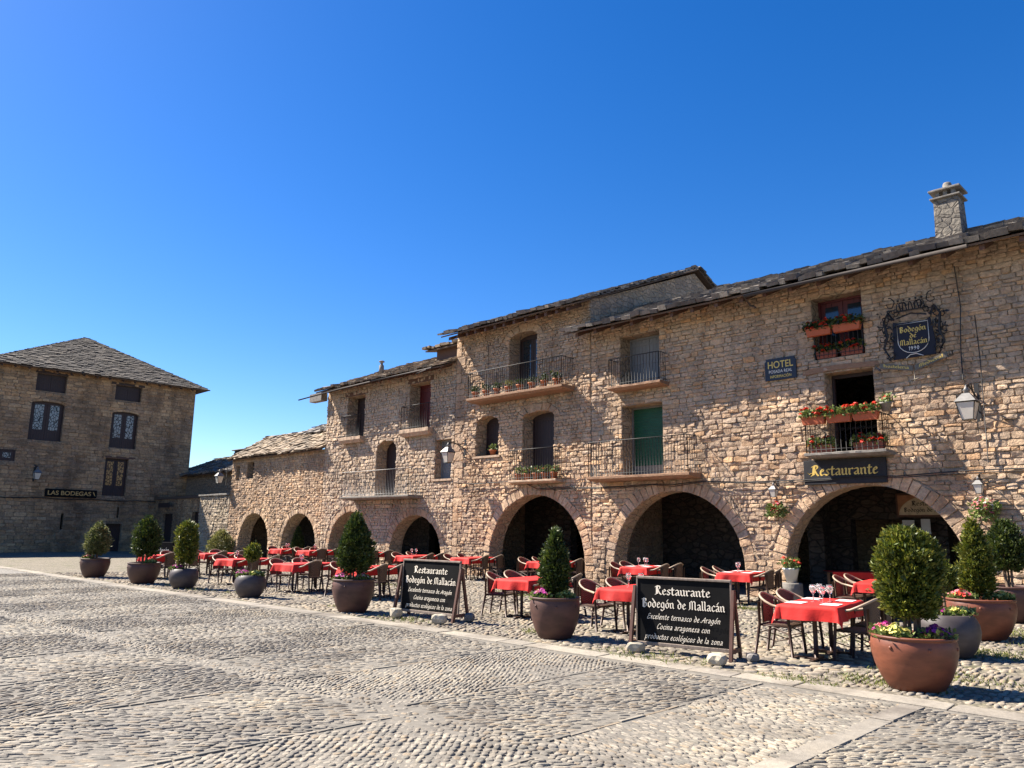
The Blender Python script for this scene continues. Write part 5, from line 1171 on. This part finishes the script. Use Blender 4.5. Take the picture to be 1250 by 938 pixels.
def make_chair():
    t_ = thing('wicker_chair', 'x', 'chair')
    b = MB(); 
    n = 8; vs = []
    for i in range(n+1):
        for j in range(n+1):
            x = -.22 + .44*i/n; y = (-.23 + .46*j/n) * (1 - .12*(1-i/n)); e = max(abs(i-n/2), abs(j-n/2))/(n/2)
            vs.append((x, y, .455 - .02*(1-e) - (.02 if e == 1 else 0)))
    m_ = n+1; fs = [(i*m_+j, (i+1)*m_+j, (i+1)*m_+j+1, i*m_+j+1) for i in range(n) for j in range(n)]; N = len(vs)
    vs += [(x, y, z-.035) for x, y, z in vs]; fs += [tuple(N+k for k in f[::-1]) for f in fs]
    ring = [i*m_ for i in range(m_)] + [n*m_+j for j in range(1, m_)] + [i*m_+n for i in range(n-1, -1, -1)] + [j for j in range(n-1, 0, -1)]
    fs += [(ring[k], ring[k-1], N+ring[k-1], N+ring[k]) for k in range(len(ring))]; b.add(vs, fs, smooth=False); b.build('seat', M_['wicker'], t_)
    rim = []; A = np.linspace(-1, 1, 15)
    for a in A: rim.append((-.27 + .27*abs(a)**2.6*1.35 + (.11 if abs(a) == 1 else 0), .285*math.sin(a*math.pi/2) if abs(a) < .8 else .285*(1 if a > 0 else -1)*(.95+.05*(1-abs(a))), .86 - .20*abs(a)**1.8))
    b = MB(); b.tube(rim, .018, 8); o = b.build('arm_rim', M_['cane'], t_)
    b = MB(); bk = [p for p, a in zip(rim, A) if abs(a) < .62]; rows = 6; vs = []
    for k in range(rows+1):
        f = k/rows
        for (x, y, z) in bk: vs.append((x*(1-f) + (-.225)*f + (.03*f if abs(y) > .2 else 0), y*(1-.18*f), z*(1-f) + .44*f))
    q = len(bk); fs = [(k*q+i, k*q+i+1, (k+1)*q+i+1, (k+1)*q+i) for k in range(rows) for i in range(q-1)]; NN = len(vs); vs += [(x+.012, y*.985, z) for x, y, z in vs]; fs += [tuple(NN+k for k in f[::-1]) for f in fs]
    b.add(vs, fs, smooth=True); b.build('backrest', M_['wicker'], t_)
    for sy in (-1, 1):
        b = MB(); b.tube([(.25, sy*.275, 0), (.215, sy*.265, .42), (.20, sy*.272, .655)], .022, 7); b.build('leg', M_['tube_dark'], t_)
        b = MB(); b.tube([(-.31, sy*.235, 0), (-.235, sy*.215, .42), (-.24, sy*.21, .74)], .022, 7); b.build('leg', M_['tube_dark'], t_)
    b = MB(); b.tube([(.21, -.25, .41), (.21, .25, .41), (-.23, .21, .41), (-.23, -.21, .41)], .011, 6, closed=True)
    for sy in (-1, 1): b.tube([(.22, sy*.262, .3), (.0, sy*.24, .39), (-.25, sy*.222, .3)], .009, 6)
    b.tube([(-.26, -.22, .26), (.0, -.2, .2), (.23, -.26, .26)], .008, 5); b.tube([(-.26, .22, .26), (.0, .2, .2), (.23, .26, .26)], .008, 5)
    b.build('frame', M_['tube_dark'], t_); return t_
def make_table():
    t_ = thing('terrace_table', 'x', 'table'); b = MB(); b.bbox((-.4, -.78, .715), (.4, .78, .745), .008); b.build('tabletop', M_['wood'], t_)
    for sy in (-1, 1):
        b = MB(); b.tube([(0, sy*.42, .03), (0, sy*.42, .715)], .032, 10); b.build('pedestal', M_['tube_dark'], t_)
        b = MB(); b.bbox((-.3, sy*.42-.035, 0), (.3, sy*.42+.035, .03), .008); b.bbox((-.035, sy*.42-.26, .001), (.035, sy*.42-.036, .029), .006); b.bbox((-.035, sy*.42+.036, .001), (.035, sy*.42+.26, .029), .006); b.build('foot', M_['tube_dark'], t_)
    return t_
def make_cloth(seed):
    r = random.Random(seed); hx, hy, dr = .405, .785, .20; n = 26; mm = 40; vs = []; ph = [r.uniform(0, 6.28) for _ in range(6)]
    for i in range(n+1):
        for j in range(mm+1):
            u = -(hx+dr) + 2*(hx+dr)*i/n; v = -(hy+dr) + 2*(hy+dr)*j/mm; ex, ey = max(abs(u)-hx, 0), max(abs(v)-hy, 0); sx, sy = (1 if u > 0 else -1), (1 if v > 0 else -1)
            x = sx*min(abs(u), hx); y = sy*min(abs(v), hy); z = .758
            if ex > 0 and ey > 0:
                d = math.hypot(ex, ey); z -= d*.97; k = .30; x += sx*ex*k*1.1; y += sy*ey*k*1.1
            elif ex > 0: z -= ex*.98; x += sx*(ex*.16 + .03*ex/dr*math.sin(v*7+ph[0]) + .01*ex/dr*math.sin(v*19+ph[1]))
            elif ey > 0: z -= ey*.98; y += sy*(ey*.16 + .03*ey/dr*math.sin(u*9+ph[2]) + .01*ey/dr*math.sin(u*23+ph[3]))
            else: z += .0012*math.sin(u*14+ph[4]) * math.sin(v*11+ph[5])
            vs.append((x, y, z))
    b = MB(); b.add(vs, [(i*(mm+1)+j, (i+1)*(mm+1)+j, (i+1)*(mm+1)+j+1, i*(mm+1)+j+1) for i in range(n) for j in range(mm)], smooth=True)
    return b.build('tablecloth', M_['cloth'])
def glass_mb(s=1.0):
    b = MB(); b.lathe([(.034*s, 0), (.033*s, .004), (.006*s, .010), (.005*s, .085*s), (.02*s, .10*s), (.038*s, .135*s), (.040*s, .16*s), (.034*s, .195*s), (.0325*s, .195*s), (.038*s, .16*s), (.034*s, .135*s), (.012*s, .106*s)], 14, cap=False); return b
chair0 = make_chair(); table0 = make_table(); glass0 = None; used = {'c': False, 't': False}
gl_me = glass_mb(1.25).build('wine_glass', M_['glass']); gl_used = [False]
TB = [ # key, x, y, rot, short description of the table
 ('a', -5.0, 11.45, 9, 'red table nearest the camera', 4),
 ('b', -10.0, 18.35, 12, 'table at the pier between wide arches', 2),
 ('c', -13.25, 18.75, 10, 'table before the green blind arch', 3),
 ('d', -8.45, 11.75, 8, 'table hidden behind the larger chalkboard', 2),
 ('e', -11.3, 12.0, 10, 'table behind the slim thuja', 0),
 ('f', -20.7, 18.9, 10, 'table left of third arch from right', 0),
 ('g', -17.0, 18.9, 8, 'table right of third arch from right', 0),
 ('h', -23.1, 18.3, 12, 'wall-side table behind smaller chalkboard', 2),
 ('i', -26.8, 18.6, 10, 'wall-side table under long curved balcony', 2),
 ('j', -16.9, 11.9, 8, 'table behind the conical thuja', 0),
 ('k', -19.5, 11.5, 12, 'table right of the tiny topiary', 2),
 ('l', -32.3, 18.2, 10, 'table at the second farthest arch', 2),
 ('m', -29.9, 18.2, 8, 'wall-side table left of conical thuja', 1),
 ('n', -23.0, 11.5, 12, 'table behind the tiny topiary', 1),
 ('o', -27.0, 10.7, 10, 'table left of the column shrub', 0),
 ('p', -28.0, 12.9, 8, 'table right of the column shrub', 0),
 ('t', -6.3, 17.5, 10, 'table hidden by the largest thuja', 0),
]
POSN = {(-1, -1): 'near left', (-1, 1): 'far left', (1, -1): 'near right', (1, 1): 'far right'}
cl_src = []
for ti, (key, x, y, rot, desc, ng) in enumerate(TB):
    a = R_(rot + 0.0); loc = Vector((x, y, .015)); tn = 'wooden table on dark pedestals under the cloth, the ' + desc
    if not used['t']: tb = table0; tb.location = loc; tb.rotation_euler = (0, 0, a); used['t'] = True; tb['label'] = ' '.join(tn.split()[:16]); tb['group'] = 'terrace tables'
    else: tb = dup(table0, loc, a, None, 'terrace tables')
    tb['label'] = 'dark pedestal frame of the ' + desc
    if ti < 4: cl = make_cloth(ti); cl_src.append(cl)
    else: cl = cl_src[ti % 4].copy(); COL.objects.link(cl)
    cl.location = loc; cl.rotation_euler = (0, 0, a); tag(cl, 'red cloth draped over the ' + desc, 'tablecloth', 'red tablecloths')
    for (sx, sy), nm in POSN.items():
        rr = random.Random(ti*10 + sx + 3*sy)
        lp = Vector((sx*(.60 + rr.uniform(-.05, .08)), sy*.40 + rr.uniform(-.05, .05), 0))
        if ti == 0: lp = Vector((sx*.54, sy*.42 + .22, 0))
        lp.rotate(Matrix.Rotation(a, 3, 'Z'))
        ra = a + (math.pi if sx > 0 else 0) + R_(rr.uniform(-16, 16))
        lab = 'wicker chair on the %s side of the %s' % (nm, desc)
        if not used['c']: c = chair0; c.location = loc + lp; c.rotation_euler = (0, 0, ra); used['c'] = True; c['group'] = 'terrace wicker chairs'
        else: c = dup(chair0, loc + lp, ra, None, 'terrace wicker chairs')
        c['label'] = lab
    for gi in range(ng):
        o = gl_me if not gl_used[0] else gl_me.copy()
        if gl_used[0]: COL.objects.link(o)
        gl_used[0] = True; rr = random.Random(ti*7+gi); lp = Vector((rr.uniform(-.12, .12), (.14*gi - .25) + rr.uniform(-.03, .03), .730)); lp.rotate(Matrix.Rotation(a, 3, 'Z')); o.location = loc + lp + Vector((0, 0, .0305))
        tag(o, 'one of the wine glasses on the ' + desc, 'wine glass', 'wine glasses on the ' + desc)
def mat_sheet(x, y, a, label, grp):
    b = MB(); b.box((-.17, -.12, 0), (.17, .12, .004)); o = b.build('placemat', M_['paper']); o.location = (x, y, .7785); o.rotation_euler = (0, 0, a); tag(o, label, 'placemat', grp)
M_['paper'] = plain('white_paper', (0.637,0.620,0.595), .8, var=.05)
for ti in (0, 1, 2):
    key, x, y, rot, desc, ng = TB[ti]
    for (sx, sy), nm in POSN.items():
        lp = Vector((sx*.24, sy*.42, 0)); lp.rotate(Matrix.Rotation(R_(rot), 3, 'Z')); mat_sheet(x+lp.x, y+lp.y, R_(rot+90), 'white paper mat, %s seat, %s' % (nm, desc), 'paper placemats')
# dark wooden table inside the wide arch
t_ = thing('indoor_table', 'long wooden table with red cover in the dark of the wide right arch', 'table', (-8.4, 21.6, 0), R_(40)); b = MB(); b.bbox((-.75, -.4, .72), (.75, .4, .76), .01); b.build('tabletop', M_['wood'], t_)
for sx in (-1, 1):
    for sy in (-1, 1): b = MB(); b.bbox((sx*.66-.035, sy*.33-.035, 0), (sx*.66+.035, sy*.33+.035, .72), .005); b.build('leg', M_['wood_light'], t_)
b = MB(); b.bbox((-.77, -.42, .762), (.77, .42, .768), .002); b.box((-.775, -.43, .60), (.775, -.421, .766)); tag(b.build('tablecloth', M_['cloth']), 'red cover on the long table in the dark of the arch', 'tablecloth').location = (-8.4, 21.6, 0); bpy.context.view_layer.objects.active = None
[o for o in bpy.data.objects if o.get('label', '').startswith('red cover')][0].rotation_euler = (0, 0, R_(40))

# ------------------------------------------------------------------ chalkboards
def rock(loc, s, label, seed, mat='rockpale'):
    s = [k * .8 for k in s]
    r = random.Random(seed); bm = bmesh.new(); bmesh.ops.create_icosphere(bm, subdivisions=2, radius=1)
    for v in bm.verts:
        k = 1 + .18*math.sin(v.co.x*3+seed) + .12*math.sin(v.co.y*4+seed*2); v.co = Vector((v.co.x*s[0]*k, v.co.y*s[1]*k, max(-.85, min(.75, v.co.z*1.15))*s[2]*(1+r.uniform(-.06, .06))))
    me = bpy.data.meshes.new('rock'); bm.to_mesh(me); bm.free(); me.materials.append(M_[mat]); o = bpy.data.objects.new('rock', me); COL.objects.link(o); o.location = (loc[0], loc[1], .02 + s[2]*.84); o.rotation_euler = (0, 0, seed); return tag(o, label, 'rock')
M_['rockpale'] = plain('pale_rock', (0.384,0.336,0.256), .9, sc=6, bd=.02, var=.25); M_['rockgrey'] = plain('grey_rock', (0.176,0.160,0.144), .9, sc=6, bd=.02, var=.25)
def aboard(p0, p1, depth, Hb, label, lean=.08):
    """p0,p1 front feet left/right; board between two A-shaped trestles"""
    p0, p1 = Vector((*p0, .03)), Vector((*p1, .03)); ux = (p1-p0).normalized(); L = (p1-p0).length; ang = math.atan2(ux.y, ux.x)
    t_ = thing('chalkboard_sign', label, 'sign board', p0, ang)
    for x in (0, L):
        b = MB(); s_ = .022
        for (y0, y1) in ((0, depth*.48), (depth, depth*.52)):
            b.add([(x-s_, y0-s_*1.4, 0), (x+s_, y0-s_*1.4, 0), (x+s_, y0+s_*1.4, 0), (x-s_, y0+s_*1.4, 0), (x-s_, y1-s_*1.4, Hb*.92), (x+s_, y1-s_*1.4, Hb*.92), (x+s_, y1+s_*1.4, Hb*.92), (x-s_, y1+s_*1.4, Hb*.92)], [(0,3,2,1),(4,5,6,7),(0,1,5,4),(1,2,6,5),(2,3,7,6),(3,0,4,7)])
            s_ = .020
        b.box((x-.018, .03, .09), (x+.018, depth-.03, .15)); b.build('trestle', M_['wood_board'], t_)
    y0, y1 = depth*.40, depth*.50; pl = MB(); a, c = .045, L-.045; zb, zt = .14, Hb+.02
    Y = lambda z: y0 + (y1-y0)*(z-zb)/(zt-zb)
    pl.add([(a, Y(zb), zb), (c, Y(zb), zb), (c, Y(zt), zt), (a, Y(zt), zt), (a, Y(zb)+.02, zb), (c, Y(zb)+.02, zb), (c, Y(zt)+.02, zt), (a, Y(zt)+.02, zt)], [(0,1,2,3),(7,6,5,4),(0,4,5,1),(3,2,6,7),(0,3,7,4),(1,5,6,2)]); pl.build('panel', M_['black_board'], t_)
    f = MB(); f.bbox((a-.02, Y(zt)-.02, zt), (c+.02, Y(zt)+.04, zt+.035), .006); f.bbox((a, Y(zb)-.018, zb-.05), (c, Y(zb)+.03, zb-.001), .006)
    for xx in (a-.022, c+.001): f.add([(xx, Y(zb)-.012, zb), (xx+.021, Y(zb)-.012, zb), (xx+.021, Y(zt)-.012, zt-.002), (xx, Y(zt)-.012, zt-.002), (xx, Y(zb)+.028, zb), (xx+.021, Y(zb)+.028, zb), (xx+.021, Y(zt)+.028, zt-.002), (xx, Y(zt)+.028, zt-.002)], [(0,1,2,3),(7,6,5,4),(0,4,5,1),(3,2,6,7),(0,3,7,4),(1,5,6,2)])
    f.build('frame', M_['board_edge'], t_)
    b = MB(); w_ = c - a; mx = (a+c)/2
    TT = lambda z: (lambda u, v, e: Vector((mx+u, Y(z+v) - .001 - e, z+v)))
    h = Hb
    pen_text(b, 'Restaurante', TT(h*.80), h*.085, width=w_*.60, nib=.17); pen_text(b, 'Bodegón de Mallacán', TT(h*.615), h*.085, width=w_*.90, nib=.17)
    kw = dict(nib=.13, thin=.085, ang=45, shear=.38, smooth=2)
    pen_text(b, 'Excelente ternasco de Aragón', TT(h*.455), h*.055, width=w_*.80, **kw); pen_text(b, 'Cocina aragonesa con', TT(h*.32), h*.055, width=w_*.58, **kw); pen_text(b, 'productos ecológicos de la zona', TT(h*.18), h*.055, width=w_*.84, **kw)
    b.build('lettering', M_['chalk'], t_); return t_
M_['wood_board'] = plain('stained_frame_wood', (.10,.045,.03), .6, var=.3, stretch=(6, 6, 1)); M_['board_edge'] = plain('worn_grey_wood', (.22,.17,.135), .8, var=.3, stretch=(4, 4, 1)); M_['chalk'] = plain('cream_lettering', (.80,.70,.56), .8, var=.12)
aboard((-7.06, 9.57), (-5.60, 9.86), .42, 1.01, 'larger black restaurant board with gothic lettering at the front centre right')
aboard((-12.93, 9.66), (-11.28, 9.80), .42, 1.06, 'smaller looking black restaurant board farther left between the thuja tubs')
rock((-7.0, 9.62), (.2, .13, .11), 'pale rounded rock at the left foot of the larger restaurant board', 1)
rock((-5.62, 9.55), (.22, .14, .12), 'pale squared rock at the right foot of the larger restaurant board', 2)
rock((-12.72, 9.55), (.17, .15, .15), 'pale rock at the left foot of the farther restaurant board', 3)
rock((-11.38, 9.55), (.16, .13, .14), 'pale rock at the right front foot of the farther restaurant board', 4)
rock((-11.25, 10.2), (.13, .12, .13), 'dark grey rock behind the farther restaurant board', 5, 'rockgrey')
rock((-5.45, 10.15), (.12, .10, .09), 'dark grey rock behind the larger restaurant board', 6, 'rockgrey')
# small wooden board between the two leftmost tubs
t_ = thing('chalkboard_sign', 'small dark wooden trestle board behind the second tub from the left', 'sign board', (-29.6, 11.0, .03), R_(20))
for x in (0, 1.1):
    b = MB(); b.tube([(x, 0, 0), (x, .2, 1.15)], .03, 6); b.tube([(x, .5, 0), (x, .24, 1.1)], .03, 6); b.build('trestle', M_['wood_board'], t_)
b = MB(); b.bbox((.03, .12, .2), (1.07, .16, 1.12), .01); b.build('panel', M_['black_board'], t_)
b = MB(); TT = lambda u, v, e: Vector((.55+u, .119-e, .75+v)); pen_text(b, 'Bodegón', TT, .12, width=.7); b.build('lettering', M_['chalk'], t_)

# ------------------------------------------------------------------ grass and weeds
g_ = np.random.default_rng(8); P_ = []
spots = [(-3.6, 10.0, .8, 260), (-3.2, 10.9, 1.0, 200), (-3.6, 13.3, .8, 260), (-3.3, 13.6, 1.2, 300), (-3.6, 16.4, 1.2, 420), (-3.2, 17.2, 1.5, 420), (-2.4, 15.0, 1.2, 200), (-9.2, 10.1, .6, 200), (-15.0, 9.9, .6, 160), (-7.5, 17.2, .9, 300), (-9.2, 17.0, .7, 240), (-14.9, 15.4, .9, 220), (-12.2, 9.5, .9, 120), (-6.5, 9.45, 1.0, 160), (-16.0, 16.0, 1.0, 200), (-20, 14.8, 1.2, 160), (-19.6, 9.8, .8, 90), (-23.4, 9.6, .8, 90), (-21.5, 9.4, 1.0, 90), (-5.2, 13.6, 1.2, 160), (-4.4, 9.4, .6, 80)]
for (x, y, r_, n) in spots:
    for k in range(int(n*.85)): a = g_.uniform(0, 6.28); q = r_*g_.random()**.8; P_.append((x+q*math.cos(a), y+q*math.sin(a)*.45, .012))
P_ = np.array(P_); D = np.stack([g_.normal(0, .5, len(P_)), g_.normal(0, .5, len(P_)), np.ones(len(P_))], 1); D /= np.linalg.norm(D, axis=1)[:, None]
V, F = leaves_mesh(P_, D, .055, 3, 2, 4.5); M_['grass'] = leaf_mat('grass_blade', [(.09,.12,.025), (.16,.19,.04), (.24,.23,.08)]); tag(fast_mesh('grass', V, F, 4, [M_['grass']], smooth=False), kind='stuff')
